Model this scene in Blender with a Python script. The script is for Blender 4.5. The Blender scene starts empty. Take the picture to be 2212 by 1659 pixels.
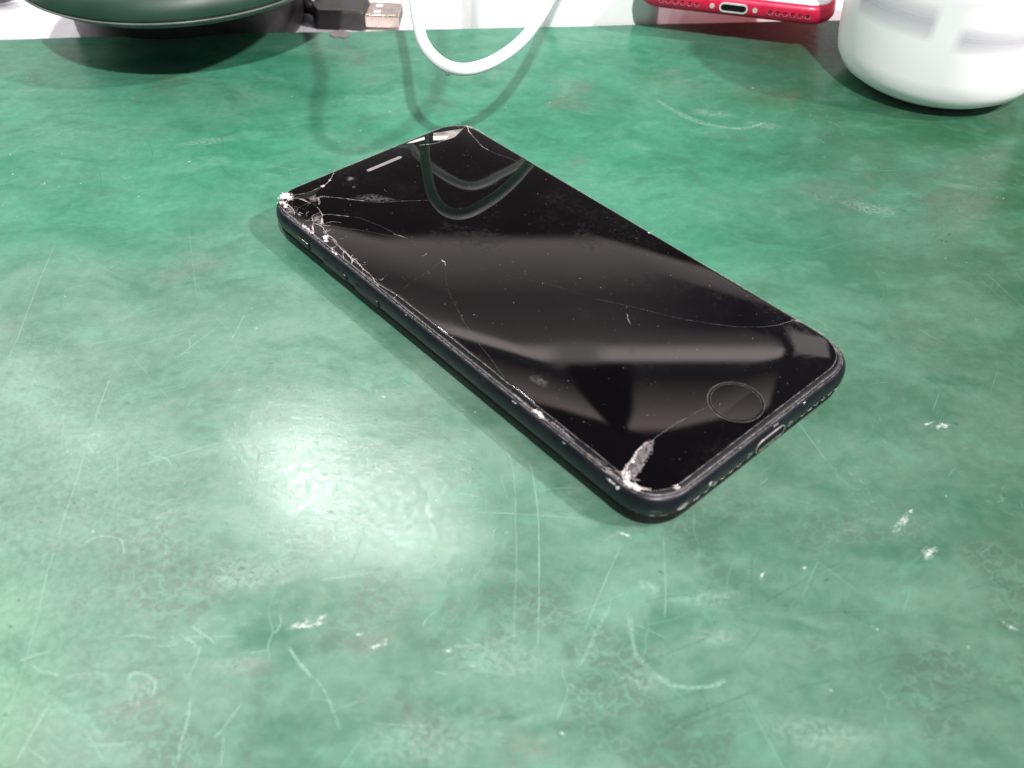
import bpy, bmesh, math, random
from mathutils import Vector, Matrix
R = math.radians
MM = 0.001
scn = bpy.context.scene
col = scn.collection

# ------------------------------------------------------------------ camera
cam = bpy.data.cameras.new('camera')
camo = bpy.data.objects.new('camera', cam)
col.objects.link(camo)
CR = [[0.999861, 0.011562, 0.01198], [0.016649, -0.694355, -0.71944], [0.0, 0.71954, -0.694451]]
cm = Matrix(((CR[0][0], -CR[1][0], -CR[2][0]), (CR[0][1], -CR[1][1], -CR[2][1]), (CR[0][2], -CR[1][2], -CR[2][2])))
camo.matrix_world = Matrix.Translation(Vector((-5.115, -179.522, 142.181)) * MM) @ cm.to_4x4()
cam.sensor_width = 36.0
cam.lens = 36.0 * 2987.03 / 3264.0
cam.clip_start = 0.005
cam.clip_end = 20
cam.dof.use_dof = True
cam.dof.focus_distance = 0.245
cam.dof.aperture_fstop = 22
scn.camera = camo
scn.view_settings.view_transform = 'Standard'
scn.view_settings.look = 'None'
scn.view_settings.exposure = 0.25
scn.view_settings.gamma = 1
scn.render.resolution_x = 1024
scn.render.resolution_y = 768

# ------------------------------------------------------------------ node helper
class N:
    def __init__(s, tree):
        s.t = tree; s.n = tree.nodes; s.l = tree.links
    def new(s, ty, ins=None, **kw):
        nd = s.n.new(ty)
        for k, v in kw.items():
            setattr(nd, k, v)
        for k, v in (ins or {}).items():
            s.set(nd.inputs[k], v)
        return nd
    def set(s, sock, v):
        if isinstance(v, bpy.types.NodeSocket):
            s.l.new(v, sock)
        elif isinstance(v, bpy.types.Node):
            s.l.new(v.outputs[0], sock)
        else:
            if hasattr(sock, 'default_value'):
                try:
                    sock.default_value = v
                except Exception:
                    sock.default_value = tuple(v) + (1,)
    def m(s, op, a, b=0.0, c=0.0, clamp=False):
        nd = s.n.new('ShaderNodeMath'); nd.operation = op; nd.use_clamp = clamp
        s.set(nd.inputs[0], a); s.set(nd.inputs[1], b); s.set(nd.inputs[2], c)
        return nd.outputs[0]
    def sm(s, x, a, b):
        nd = s.n.new('ShaderNodeMapRange'); nd.interpolation_type = 'SMOOTHSTEP'
        s.set(nd.inputs[0], x)
        if a <= b:
            nd.inputs[1].default_value = a; nd.inputs[2].default_value = b
            nd.inputs[3].default_value = 0; nd.inputs[4].default_value = 1
        else:
            nd.inputs[1].default_value = b; nd.inputs[2].default_value = a
            nd.inputs[3].default_value = 1; nd.inputs[4].default_value = 0
        return nd.outputs[0]
    def mix(s, f, a, b, bt='MIX'):
        nd = s.n.new('ShaderNodeMix'); nd.data_type = 'RGBA'; nd.blend_type = bt
        s.set(nd.inputs[0], f); s.set(nd.inputs[6], a); s.set(nd.inputs[7], b)
        return nd.outputs[2]
    def ramp(s, f, stops, interp='LINEAR'):
        nd = s.n.new('ShaderNodeValToRGB'); s.set(nd.inputs[0], f)
        cr = nd.color_ramp; cr.interpolation = interp
        while len(cr.elements) < len(stops):
            cr.elements.new(0.5)
        for e, (p, c) in zip(cr.elements, stops):
            e.position = p
            e.color = (c, c, c, 1) if isinstance(c, (int, float)) else tuple(c) + (1,)
        return nd.outputs[0]
    def noise(s, vec, scale, detail=3, rough=0.5, dist=0.0, w=None):
        nd = s.n.new('ShaderNodeTexNoise')
        if w is not None:
            nd.noise_dimensions = '4D'; nd.inputs['W'].default_value = w
        s.set(nd.inputs['Vector'], vec)
        nd.inputs['Scale'].default_value = scale; nd.inputs['Detail'].default_value = detail
        nd.inputs['Roughness'].default_value = rough; nd.inputs['Distortion'].default_value = dist
        return nd.outputs[0]
    def mapping(s, vec, sc=(1, 1, 1), rot=0.0, loc=(0, 0, 0)):
        nd = s.n.new('ShaderNodeMapping'); s.set(nd.inputs['Vector'], vec)
        nd.inputs['Scale'].default_value = sc; nd.inputs['Rotation'].default_value = (0, 0, rot)
        nd.inputs['Location'].default_value = loc
        return nd.outputs[0]

# ------------------------------------------------------------------ world: the dim workshop round the bench
# a procedural room panorama fixed in world directions: shelf edges and lit wall far behind the bench
world = bpy.data.worlds.new('World'); scn.world = world; world.use_nodes = True
w = N(world.node_tree); w.n.clear()
tc = w.new('ShaderNodeTexCoord')
sx = w.new('ShaderNodeSeparateXYZ', {0: tc.outputs['Generated']})
def dot(row):
    a = w.m('MULTIPLY', sx.outputs[0], row[0]); b = w.m('MULTIPLY_ADD', sx.outputs[1], row[1], a)
    return w.m('MULTIPLY_ADD', sx.outputs[2], -row[2], b)
fz = w.m('MAXIMUM', dot(CR[2]), 0.05)
U = w.m('DIVIDE', dot(CR[0]), fz)      # sideways in the room, 0 = straight ahead
V = w.m('DIVIDE', dot(CR[1]), fz)      # upwards in the room
def px(x): return (x - 1106) / 2024.2
def py(y): return (y - 829.5) / 2024.2
wob = w.m('MULTIPLY_ADD', w.noise(tc.outputs['Generated'], 9, 2), 0.004, -0.002)
Vw = w.m('ADD', V, wob)
Vn = w.m('MULTIPLY_ADD', Vw, 2024.2 / 1659, 0.5)      # 0..1
def P(y): return y / 1659.0
DK = (.24, .20, .21)
base = w.ramp(Vn, [(0.0, (.9, .88, .85)), (P(150), (.35, .33, .33)), (P(330), (.10, .09, .095)), (P(508), (.06, .05, .055)), (P(522), (1.05, .92, .9)), (P(590), (.62, .53, .52)),
                   (P(640), (.30, .25, .25)), (P(700), (.38, .32, .32)), (P(742), (.62, .53, .52)), (P(756), (2.3, 2.0, 1.95)), (P(776), (2.7, 2.35, 2.3)), (P(784), (.13, .16, .18)),
                   (P(815), (.10, .09, .10)), (P(835), (.28, .24, .24)), (P(880), (.8, .68, .65)), (P(922), (1.5, 1.25, 1.2)), (P(936), (.06, .05, .06)), (P(1150), (.05, .045, .055))])
# right hand part of the room: darker bay
rt = w.m('MULTIPLY', w.sm(U, px(1280), px(1620)), w.m('MULTIPLY', w.sm(V, py(585), py(600)), w.sm(V, py(735), py(700))))
c1 = w.mix(rt, base, (.08, .08, .11, 1))
lb = w.m('MULTIPLY', w.sm(U, px(1690), px(1705)), w.sm(V, py(640), py(700)))
c1 = w.mix(lb, c1, (.10, .09, .11, 1))
lp = w.m('MULTIPLY', w.m('MULTIPLY', w.sm(U, px(1722), px(1735)), w.sm(U, px(1850), px(1840))), w.m('MULTIPLY', w.sm(V, py(660), py(670)), w.sm(V, py(790), py(778))))
c1 = w.mix(lp, c1, (1.5, 1.35, 1.35, 1))
# dark hanging arm in front of the shelf
gap_c = w.m('MULTIPLY', w.m('MULTIPLY', w.sm(U, px(1165), px(1225)), w.sm(U, px(1325), px(1270))), w.m('MULTIPLY', w.sm(V, py(730), py(742)), w.sm(V, py(800), py(785))))
c1 = w.mix(w.m('MULTIPLY', gap_c, .8), c1, (1.0, .88, .86, 1))
armL = w.m('MULTIPLY_ADD', w.m('POWER', w.m('MAXIMUM', w.m('DIVIDE', w.m('SUBTRACT', V, py(785)), py(985) - py(785)), .001), 1.25), px(1330) - px(1222), px(1222))
ain = w.sm(w.m('SUBTRACT', U, armL), -.006, .006)
armR = w.m('SUBTRACT', px(1368), w.m('MULTIPLY', w.sm(V, py(880), py(1000)), px(1368) - px(1325)))
ain = w.m('MULTIPLY', ain, w.sm(w.m('SUBTRACT', armR, U), -.004, .004))
ain = w.m('MULTIPLY', ain, w.m('MULTIPLY', w.sm(V, py(782), py(790)), w.sm(V, py(990), py(975))))
c1 = w.mix(ain, c1, (.03, .03, .035, 1))
# overhead and behind the viewer: plain dim ceiling
up = w.sm(V, py(1250), py(1700))
c1 = w.mix(up, c1, (.17, .155, .155, 1))
behind = w.sm(dot(CR[2]), .15, .0)
c1 = w.mix(behind, c1, (.12, .125, .15, 1))
side = w.sm(w.m('ABSOLUTE', U), 0.75, 1.2)
c1 = w.mix(side, c1, (.15, .15, .17, 1))
low = w.sm(sx.outputs[2], .12, -.02)
c1 = w.mix(low, c1, (.20, .195, .195, 1))
bg = w.new('ShaderNodeBackground', {'Color': c1, 'Strength': 1.0})
wo = w.new('ShaderNodeOutputWorld', {'Surface': bg.outputs[0]})

# ------------------------------------------------------------------ bench lamps and an added fill
def lamp(name, loc, size, power, color, aim):
    L = bpy.data.lights.new(name, 'AREA'); L.shape = 'DISK'; L.size = size * MM; L.energy = power; L.color = color
    o = bpy.data.objects.new(name, L); col.objects.link(o); o.location = Vector(loc) * MM
    o.rotation_euler = (Vector(aim) - Vector(loc)).to_track_quat('-Z', 'Y').to_euler()
    return o
lamp('desk_lamp', (195, -785, 1060), 44, 20.5, (1, .97, .955), (0, 40, 0))
lamp('side_lamp', (930, -290, 930), 54, 15.0, (1, .965, .95), (0, 40, 0))
lamp('left_fill', (-400, 160, 400), 420, 1.45, (.985, 1, .985), (-130, 20, 0))  # added soft fill, no seen source, brightens the mat's left side
# two small distant ceiling lamps beyond the bench: the sheen on the mat at the left
lamp('ceiling_lamp', (-470, 1195, 1500), 52, 3.9, (1, .985, .97), (-40, -50, 0))
lamp('ceiling_lamp', (-215, 1085, 1500), 44, 2.5, (1, .985, .97), (-20, -60, 0))

# ------------------------------------------------------------------ object helpers
def empty(name, loc, rz=0.0):
    o = bpy.data.objects.new(name, None); col.objects.link(o)
    o.location = Vector(loc) * MM; o.rotation_euler = (0, 0, R(rz)); o.empty_display_size = 0.01
    return o
def tag(o, label=None, cat=None, group=None, kind=None):
    if label: o['label'] = label
    if cat: o['category'] = cat
    if group: o['group'] = group
    if kind: o['kind'] = kind
    return o
def mesh(name, verts, faces, mat, parent=None, smooth=True, loc=None, rz=0.0, recalc=True):
    me = bpy.data.meshes.new(name)
    me.from_pydata([tuple(c * MM for c in v) for v in verts], [], faces)
    bm = bmesh.new(); bm.from_mesh(me)
    if recalc: bmesh.ops.recalc_face_normals(bm, faces=bm.faces)
    bm.to_mesh(me); bm.free()
    if smooth:
        for p in me.polygons: p.use_smooth = True
    me.materials.append(mat)
    o = bpy.data.objects.new(name, me); col.objects.link(o)
    if parent: o.parent = parent
    if loc: o.location = Vector(loc) * MM
    o.rotation_euler = (0, 0, R(rz))
    return o
def sharp(o, ang=35):
    me = o.data
    bm = bmesh.new(); bm.from_mesh(me)
    for e in bm.edges:
        if len(e.link_faces) == 2 and e.calc_face_angle(0) > R(ang): e.smooth = False
    bm.to_mesh(me); bm.free()
    return o
def rrect(hw, hl, r, n=16):
    pts = []
    for cx, cy, a0 in ((hw - r, hl - r, 0), (-hw + r, hl - r, 90), (-hw + r, -hl + r, 180), (hw - r, -hl + r, 270)):
        for k in range(n + 1):
            a = R(a0 + 90 * k / n)
            # slightly squarer than a circle, as on real housings
            c, s = math.cos(a), math.sin(a)
            e = 0.92
            pts.append((cx + r * math.copysign(abs(c) ** e, c), cy + r * math.copysign(abs(s) ** e, s)))
    return pts
def subdiv_outline(pts, step):
    out = []
    for a, b in zip(pts, pts[1:] + pts[:1]):
        L = math.dist(a, b); k = max(1, int(L / step))
        for i in range(k): out.append((a[0] + (b[0] - a[0]) * i / k, a[1] + (b[1] - a[1]) * i / k))
    return out
def loft(name, rings, mat, parent=None, cap0=True, cap1=True, **kw):
    n = len(rings[0]); V = [v for r in rings for v in r]; F = []
    for k in range(len(rings) - 1):
        for i in range(n):
            j = (i + 1) % n
            F.append((k * n + i, k * n + j, (k + 1) * n + j, (k + 1) * n + i))
    if cap0: F.append(tuple(range(n))[::-1])
    if cap1: F.append(tuple((len(rings) - 1) * n + i for i in range(n)))
    return mesh(name, V, F, mat, parent, **kw)
def lathe(name, prof, mat, parent=None, n=96, center=(0, 0), **kw):
    rings = [[(center[0] + r * math.cos(2 * math.pi * i / n), center[1] + r * math.sin(2 * math.pi * i / n), z) for i in range(n)] for r, z in prof]
    return loft(name, rings, mat, parent, cap0=prof[0][0] > .01, cap1=prof[-1][0] > .01, **kw)
def tube_geo(pts, r, n=12, cap=True):
    V, F = [], []
    up = Vector((0, 0, 1)); prev = None
    P_ = [Vector(p) for p in pts]
    for i, p in enumerate(P_):
        t = (P_[min(i + 1, len(P_) - 1)] - P_[max(i - 1, 0)]).normalized()
        if prev is None: a = t.orthogonal().normalized()
        else: a = (prev - t * prev.dot(t)).normalized()
        prev = a; b = t.cross(a); rr = r(i) if callable(r) else r
        for k in range(n):
            q = 2 * math.pi * k / n
            V.append(tuple(p + (a * math.cos(q) + b * math.sin(q)) * rr))
    for i in range(len(P_) - 1):
        for k in range(n):
            j = (k + 1) % n
            F.append((i * n + k, i * n + j, (i + 1) * n + j, (i + 1) * n + k))
    if cap:
        F.append(tuple(range(n))[::-1]); F.append(tuple((len(P_) - 1) * n + k for k in range(n)))
    return V, F
def spline(pts, k=10):
    P_ = [Vector(p) for p in pts]; P_ = [P_[0] * 2 - P_[1]] + P_ + [P_[-1] * 2 - P_[-2]]
    out = []
    for i in range(1, len(P_) - 2):
        p0, p1, p2, p3 = P_[i - 1:i + 3]
        for j in range(k):
            t = j / k
            out.append(0.5 * ((2 * p1) + (p2 - p0) * t + (2 * p0 - 5 * p1 + 4 * p2 - p3) * t * t + (3 * p1 - p0 - 3 * p2 + p3) * t ** 3))
    out.append(P_[-2]); return out
def box_geo(x0, x1, y0, y1, z0, z1):
    V = [(x, y, z) for z in (z0, z1) for y in (y0, y1) for x in (x0, x1)]
    return V, [(0, 2, 3, 1), (4, 5, 7, 6), (0, 1, 5, 4), (2, 6, 7, 3), (0, 4, 6, 2), (1, 3, 7, 5)]
def bevel(o, w_, seg=2):
    md = o.modifiers.new('bevel', 'BEVEL'); md.width = w_ * MM; md.segments = seg; md.limit_method = 'ANGLE'
    return o

# ------------------------------------------------------------------ materials
def pm(name, color, rough=.5, metal=0.0, spec=.5, **extra):
    m = bpy.data.materials.new(name); m.use_nodes = True
    n = N(m.node_tree); b = n.n['Principled BSDF']
    n.set(b.inputs['Base Color'], tuple(color) + (1,) if len(color) == 3 else color)
    b.inputs['Roughness'].default_value = rough; b.inputs['Metallic'].default_value = metal
    b.inputs['Specular IOR Level'].default_value = spec
    for k, v in extra.items(): b.inputs[k].default_value = v
    return m, n, b
def varied(name, c0, c1, rough=(.3, .5), scale=400, metal=0.0, spec=.5, bump=0.0, detail=4, **extra):
    m, n, b = pm(name, c0, .5, metal, spec, **extra)
    t = n.new('ShaderNodeTexCoord').outputs['Object']
    f = n.noise(t, scale, detail, .6)
    f = n.sm(f, .3, .7)
    n.set(b.inputs['Base Color'], n.mix(f, tuple(c0) + (1,), tuple(c1) + (1,)))
    n.set(b.inputs['Roughness'], n.m('MULTIPLY_ADD', f, rough[1] - rough[0], rough[0]))
    if bump:
        bp = n.new('ShaderNodeBump', {'Height': n.noise(t, scale * 2.5, 3), 'Strength': bump, 'Distance': .0001})
        n.set(b.inputs['Normal'], bp.outputs[0])
    return m

# --- green bench mat: worn rubber with mottling, scuffs and scratches
def mat_material():
    m, n, b = pm('worn_green_mat', (.1, .35, .22), .4)
    tcn = n.new('ShaderNodeTexCoord').outputs['Object']
    v = n.mapping(tcn, (1000, 1000, 1000))          # millimetres
    xyz = n.new('ShaderNodeSeparateXYZ', {0: v})
    X, Y = xyz.outputs[0], xyz.outputs[1]
    warp = n.new('ShaderNodeTexNoise'); n.set(warp.inputs['Vector'], v); warp.inputs['Scale'].default_value = .03; warp.inputs['Detail'].default_value = 3
    wv = n.new('ShaderNodeVectorMath', operation='MULTIPLY_ADD'); n.set(wv.inputs[0], warp.outputs['Color']); wv.inputs[1].default_value = (26, 26, 0); n.set(wv.inputs[2], v)
    wv = wv.outputs[0]
    st = n.mapping(n.mapping(wv, (1, 1, 1), R(-14)), (.55, 1.0, 1))
    n1 = n.noise(st, .022, 5, .55)
    n2 = n.noise(n.mapping(wv, (.6, 1.1, 1), R(20), (50, 9, 0)), .06, 5, .6)
    n3 = n.noise(v, .35, 5, .65)
    n4 = n.noise(v, 2.6, 3, .6)
    # wear: greyer where hands work, near the user's edge and to the left
    wear = n.m('ADD', n.sm(Y, 75, -95), n.m('MULTIPLY_ADD', n1, 1.5, -.78))
    wear = n.m('ADD', wear, n.m('MULTIPLY', n.sm(X, 50, -60), .22))
    wear = n.sm(wear, -.1, 1.0)
    green = n.mix(n.sm(n2, .3, .7), (.056, .245, .152, 1), (.098, .335, .222, 1))
    grn2 = n.mix(n.m('MULTIPLY', n.sm(n1, .45, .62), .55), green, (.14, .365, .262, 1))
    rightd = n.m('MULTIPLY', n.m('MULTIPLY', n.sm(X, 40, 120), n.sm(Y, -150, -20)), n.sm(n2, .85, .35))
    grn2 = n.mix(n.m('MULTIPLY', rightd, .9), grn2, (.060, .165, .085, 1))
    worn = n.mix(n.sm(n2, .32, .68), (.152, .238, .178, 1), (.250, .328, .262, 1))
    worn = n.mix(n.m('MULTIPLY', n.sm(n3, .52, .75), .35), worn, (.26, .26, .20, 1))
    c = n.mix(n.m('MULTIPLY', wear, .85), grn2, worn)
    # corner where the coating is yellower
    yg = n.m('MULTIPLY', n.sm(X, -62, -105), n.sm(Y, -60, -120))
    c = n.mix(n.m('MULTIPLY', yg, .55), c, (.15, .36, .17, 1))
    # brown-grey stains
    stn = n.sm(n.noise(n.mapping(wv, (1, 1, 1), 0, (310, 70, 0)), .035, 5, .6), .56, .72)
    c = n.mix(n.m('MULTIPLY', stn, .5), c, (.19, .22, .17, 1))
    spots = n.sm(n.noise(n.mapping(wv, (.5, 1, 1), R(-8), (90, 40, 0)), .09, 3, .6), .52, .74)
    c = n.mix(n.m('MULTIPLY', spots, .5), c, (.045, .165, .10, 1))
    cl = n.sm(n.noise(n.mapping(wv, (.6, 1, 1), R(-20), (190, 40, 0)), .12, 3, .6), .53, .73)
    c = n.mix(n.m('MULTIPLY', cl, .42), c, (.20, .40, .29, 1))
    c = n.mix(n.m('MULTIPLY', n.sm(n3, .35, .65), .42), c, n.mix(1.0, c, (1.35, 1.3, 1.3, 1), 'MULTIPLY'))
    c = n.mix(n.m('MULTIPLY', n.sm(n4, .3, .7), .38), c, n.mix(1.0, c, (.72, .76, .76, 1), 'MULTIPLY'))
    # fine scratches: several families of thin stretched streaks
    scr = None
    for k, (ang, sx_, sy_, th, den) in enumerate(((72, .012, 1.1, .70, 1), (33, .05, 1.4, .72, 1), (-24, .016, 1.2, .70, 1), (118, .02, 1.3, .71, 1), (48, .014, 1.2, .71, 1), (85, .009, .6, .715, 1), (-60, .03, 1.6, .70, 1))):
        q = n.noise(n.mapping(n.mapping(wv if k % 2 else v, (1, 1, 1), R(ang)), (sx_, sy_, 1), 0, (37.0 * k, 11.0 * k, 0)), 1.0, 2, .5)   # rotate first, then stretch
        s_ = n.sm(q, th, th + .035)
        scr = s_ if scr is None else n.m('MAXIMUM', scr, s_)
    patch = n.m('MULTIPLY', n.sm(n.noise(v, .045, 3), .40, .62), n.m('MULTIPLY_ADD', n.sm(Y, 60, -30), .8, .2))
    scr = n.m('MULTIPLY', scr, n.m('MULTIPLY_ADD', patch, .45, .03))
    c = n.mix(n.m('MULTIPLY', scr, n.m('MULTIPLY_ADD', wear, .5, .35)), c, (.42, .62, .50, 1))
    # cobweb scuffs
    vo = n.new('ShaderNodeTexVoronoi', feature='DISTANCE_TO_EDGE'); n.set(vo.inputs['Vector'], n.mapping(wv, (1, 1.4, 1), R(10))); vo.inputs['Scale'].default_value = .16
    web = n.m('MULTIPLY', n.sm(vo.outputs['Distance'], .035, .0), n.sm(n.noise(v, .06, 3, .5, 0, ), .56, .68))
    web = n.m('MULTIPLY', web, n.sm(n.noise(v, .5, 2), .42, .6))
    c = n.mix(n.m('MULTIPLY', web, .35), c, (.38, .52, .40, 1))
    # dark dents
    vd = n.new('ShaderNodeTexVoronoi'); n.set(vd.inputs['Vector'], n.mapping(wv, (1, 1.2, 1))); vd.inputs['Scale'].default_value = .17
    dents = n.m('MULTIPLY', n.sm(vd.outputs['Distance'], .085, .04), n.sm(n.noise(v, .03, 2), .52, .6))
    c = n.mix(n.m('MULTIPLY', dents, .6), c, (.045, .12, .075, 1))
    # pale specks
    vs = n.new('ShaderNodeTexVoronoi'); n.set(vs.inputs['Vector'], v); vs.inputs['Scale'].default_value = .16
    sp = n.m('MULTIPLY', n.sm(vs.outputs['Distance'], .05, .03), n.m('GREATER_THAN', n.new('ShaderNodeSeparateColor', {0: vs.outputs['Color']}).outputs[0], .62))
    c = n.mix(n.m('MULTIPLY', sp, .5), c, (.62, .85, .72, 1))
    gw = n.new('ShaderNodeTexVoronoi', feature='DISTANCE_TO_EDGE'); n.set(gw.inputs['Vector'], n.mapping(wv, (1, 1.5, 1), R(15), (13, 5, 0))); gw.inputs['Scale'].default_value = .30
    gwv = n.new('ShaderNodeTexNoise'); n.set(gwv.inputs['Vector'], v); gwv.inputs['Scale'].default_value = .45; gwv.inputs['Detail'].default_value = 4
    gv2 = n.new('ShaderNodeVectorMath', operation='MULTIPLY_ADD'); n.set(gv2.inputs[0], gwv.outputs['Color']); gv2.inputs[1].default_value = (6, 6, 0); n.set(gv2.inputs[2], v)
    n.set(gw.inputs['Vector'], n.mapping(gv2.outputs[0], (1, 1.5, 1), R(15), (13, 5, 0)))
    grime = n.m('MULTIPLY', n.sm(Y, -45, -85), n.sm(n.noise(v, .038, 4, .6, 0), .48, .60))
    cells = n.m('SUBTRACT', 1, n.sm(gw.outputs['Distance'], .12, .02))
    grime = n.m('MULTIPLY', grime, cells)
    c = n.mix(n.m('MULTIPLY', grime, .55), c, (.13, .165, .125, 1))
    gr = n.noise(v, 6.5, 2, .7)
    c = n.mix(.10, c, n.mix(1.0, c, n.ramp(gr, [(.3, .35), (.7, 1.7)]), 'MULTIPLY'))
    c = n.mix(1.0, c, n.mix(n.sm(X, 0, 110), (.54, .67, .645, 1), (.335, .435, .39, 1)), 'MULTIPLY')  # mat's own tone plus left-to-right light falloff put into the colour
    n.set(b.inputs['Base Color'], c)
    rgh = n.m('MULTIPLY_ADD', n3, .14, .105)
    rgh = n.m('SUBTRACT', rgh, n.m('MULTIPLY', scr, .0))
    rgh = n.m('MULTIPLY_ADD', dents, .2, rgh)
    n.set(b.inputs['Roughness'], rgh)
    sw = n.sm(n.noise(v, .75, 5, .72), .40, .62)
    vp = n.new('ShaderNodeTexVoronoi'); n.set(vp.inputs['Vector'], wv); vp.inputs['Scale'].default_value = .42
    pits = n.m('MULTIPLY', n.sm(vp.outputs['Distance'], .15, .07), n.m('GREATER_THAN', n.new('ShaderNodeSeparateColor', {0: vp.outputs['Color']}).outputs[0], .72))
    spc = n.m('MULTIPLY_ADD', sw, .26, .27)
    n.set(b.inputs['Specular IOR Level'], n.m('MULTIPLY', spc, n.m('SUBTRACT', 1, n.m('MULTIPLY', pits, .8))))
    h = n.m('MULTIPLY', n.noise(v, 1.9, 5, .68), .9)
    h = n.m('MULTIPLY_ADD', n.noise(v, .28, 2), 1.2, h)
    h = n.m('MULTIPLY_ADD', dents, -1.3, h)
    h = n.m('MULTIPLY_ADD', pits, -1.6, h)
    h = n.m('MULTIPLY_ADD', n.noise(v, .8, 3, .6), .5, h)
    h = n.m('MULTIPLY_ADD', scr, -.35, h)
    h = n.m('MULTIPLY_ADD', n.noise(v, .05, 2), 3.0, h)
    bmp = n.new('ShaderNodeBump', {'Height': h, 'Strength': .5, 'Distance': .000042})
    n.set(b.inputs['Normal'], bmp.outputs[0])
    return m
M_mat = mat_material()
M_white = varied('white_paper', (.86, .85, .86), (.90, .89, .90), (.5, .65), 60)
M_tub = varied('frosted_white_plastic', (.83, .83, .83), (.87, .87, .87), (.3, .4), 60, **{'Subsurface Weight': .0})
M_tubgrey = varied('pale_grey_band', (.70, .67, .73), (.78, .76, .80), (.5, .6), 140)
M_cable = varied('white_cable_sheath', (.66, .69, .68), (.72, .75, .74), (.32, .42), 200)

def translucent(name, c, f=.5):
    m, n, b = pm(name, c, .3)
    tr = n.new('ShaderNodeBsdfTranslucent', {'Color': tuple(c) + (1,)})
    t = n.new('ShaderNodeTexCoord').outputs['Object']
    fac = n.m('MULTIPLY_ADD', n.noise(t, 60, 3), .1, f - .05)
    mx = n.new('ShaderNodeMixShader', {0: fac, 1: b.outputs[0], 2: tr.outputs[0]})
    n.set(n.n['Material Output'].inputs[0], mx.outputs[0]); return m
M_tub = varied('frosted_white_plastic', (.96, .95, .96), (.97, .965, .97), (.3, .4), 60)
M_boxw = varied('white_box_plastic', (.92, .92, .92), (.94, .94, .94), (.35, .45), 60)
def body_material():
    m, n, b = pm('black_anodised', (.012, .013, .018), .33, .0, .36)
    t = n.new('ShaderNodeTexCoord').outputs['Object']
    f = n.noise(t, 260, 4, .6); g = n.noise(t, 2400, 3, .7)
    c = n.mix(n.sm(f, .35, .7), (.0025, .003, .0055, 1), (.006, .0065, .011, 1))
    sp = n.sm(g, .70, .78)
    c = n.mix(n.m('MULTIPLY', sp, .5), c, (.10, .10, .11, 1))
    n.set(b.inputs['Base Color'], c)
    n.set(b.inputs['Roughness'], n.m('MULTIPLY_ADD', f, .22, .24))
    bmp = n.new('ShaderNodeBump', {'Height': g, 'Strength': .12, 'Distance': .00004}); n.set(b.inputs['Normal'], bmp.outputs[0])
    return m
M_body = body_material()
def glass_material():
    m, n, b = pm('black_display_glass', (.006, .005, .006), .02, 0, .5)
    t = n.new('ShaderNodeTexCoord').outputs['Object']
    sm1 = n.noise(n.mapping(t, (1, 1, 1), R(-30)), 55, 5, .65)
    sm2 = n.noise(t, 900, 3, .6)
    sg = n.m('MULTIPLY', n.sm(sm1, .48, .72), n.sm(sm2, .3, .7))
    dust = n.sm(n.noise(t, 2300, 2, .5), .765, .79)
    c = n.mix(n.m('MULTIPLY', sg, .5), (.0015, .0012, .0015, 1), (.009, .008, .0085, 1))
    c = n.mix(n.m('MULTIPLY', dust, .7), c, (.30, .27, .28, 1))
    n.set(b.inputs['Base Color'], c)
    n.set(b.inputs['Roughness'], n.m('MULTIPLY_ADD', sg, .10, n.m('MULTIPLY_ADD', dust, .4, .022)))
    b.inputs['IOR'].default_value = 1.52
    return m
M_glass = glass_material()
M_bezel = varied('worn_black_bezel', (.012, .011, .013), (.05, .045, .05), (.25, .45), 500, bump=.3)
M_rim = varied('scuffed_rim', (.05, .045, .05), (.42, .38, .38), (.25, .45), 900, spec=.7)
M_void = pm('black_void', (.002, .002, .002), .6, 0, .2)[0]
M_crush = varied('crushed_glass', (.62, .54, .54), (.90, .82, .80), (.15, .4), 1500, spec=.8)
M_crush2 = varied('crushed_glass_dull', (.16, .14, .145), (.48, .43, .43), (.15, .4), 1500, spec=.8)
M_crack = varied('crack_edge', (.06, .05, .05), (.46, .40, .39), (.2, .4), 900, spec=.7)
M_hair = varied('hairline_crack', (.012, .010, .010), (.085, .072, .072), (.3, .5), 700, spec=.5)
M_flake = varied('lifted_glass_flake', (.035, .030, .032), (.14, .12, .125), (.3, .5), 900, spec=.5)
M_smear_old = varied('dried_smear', (.006, .0055, .006), (.04, .036, .037), (.4, .6), 700)
M_chip = varied('bare_metal_chip', (.10, .10, .10), (.75, .74, .72), (.25, .45), 1600, metal=.3, bump=.4)
M_metal = varied('steel', (.55, .53, .52), (.70, .68, .67), (.2, .32), 500, metal=1.0)
M_ring = varied('worn_ring_edge', (.03, .027, .028), (.17, .15, .155), (.25, .4), 700)
M_grille = varied('speaker_mesh', (.16, .14, .145), (.24, .21, .215), (.5, .6), 3000)

# ------------------------------------------------------------------ setting: green mat and white bench behind it
ang = math.atan2(163.9 - 136.0, 113 + 185)
def edge_y(x): return 136.0 + (x + 185) * math.tan(ang)
xs = [-700 + 20 * i for i in range(71)]
rnd = random.Random(5)
topv = [(x, edge_y(x) + rnd.uniform(-.35, .35)) for x in xs]
rings = []
outl = [(-700, -700), (700, -700)] + topv[::-1]
n_ = len(outl)
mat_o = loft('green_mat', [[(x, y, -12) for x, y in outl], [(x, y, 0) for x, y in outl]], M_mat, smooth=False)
tag(mat_o, kind='structure')
V, F_ = box_geo(-900, 900, -760, 1200, -40, -12.1)
o = mesh('bench_top', V, F_, M_white, smooth=False); tag(o, kind='structure')

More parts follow.
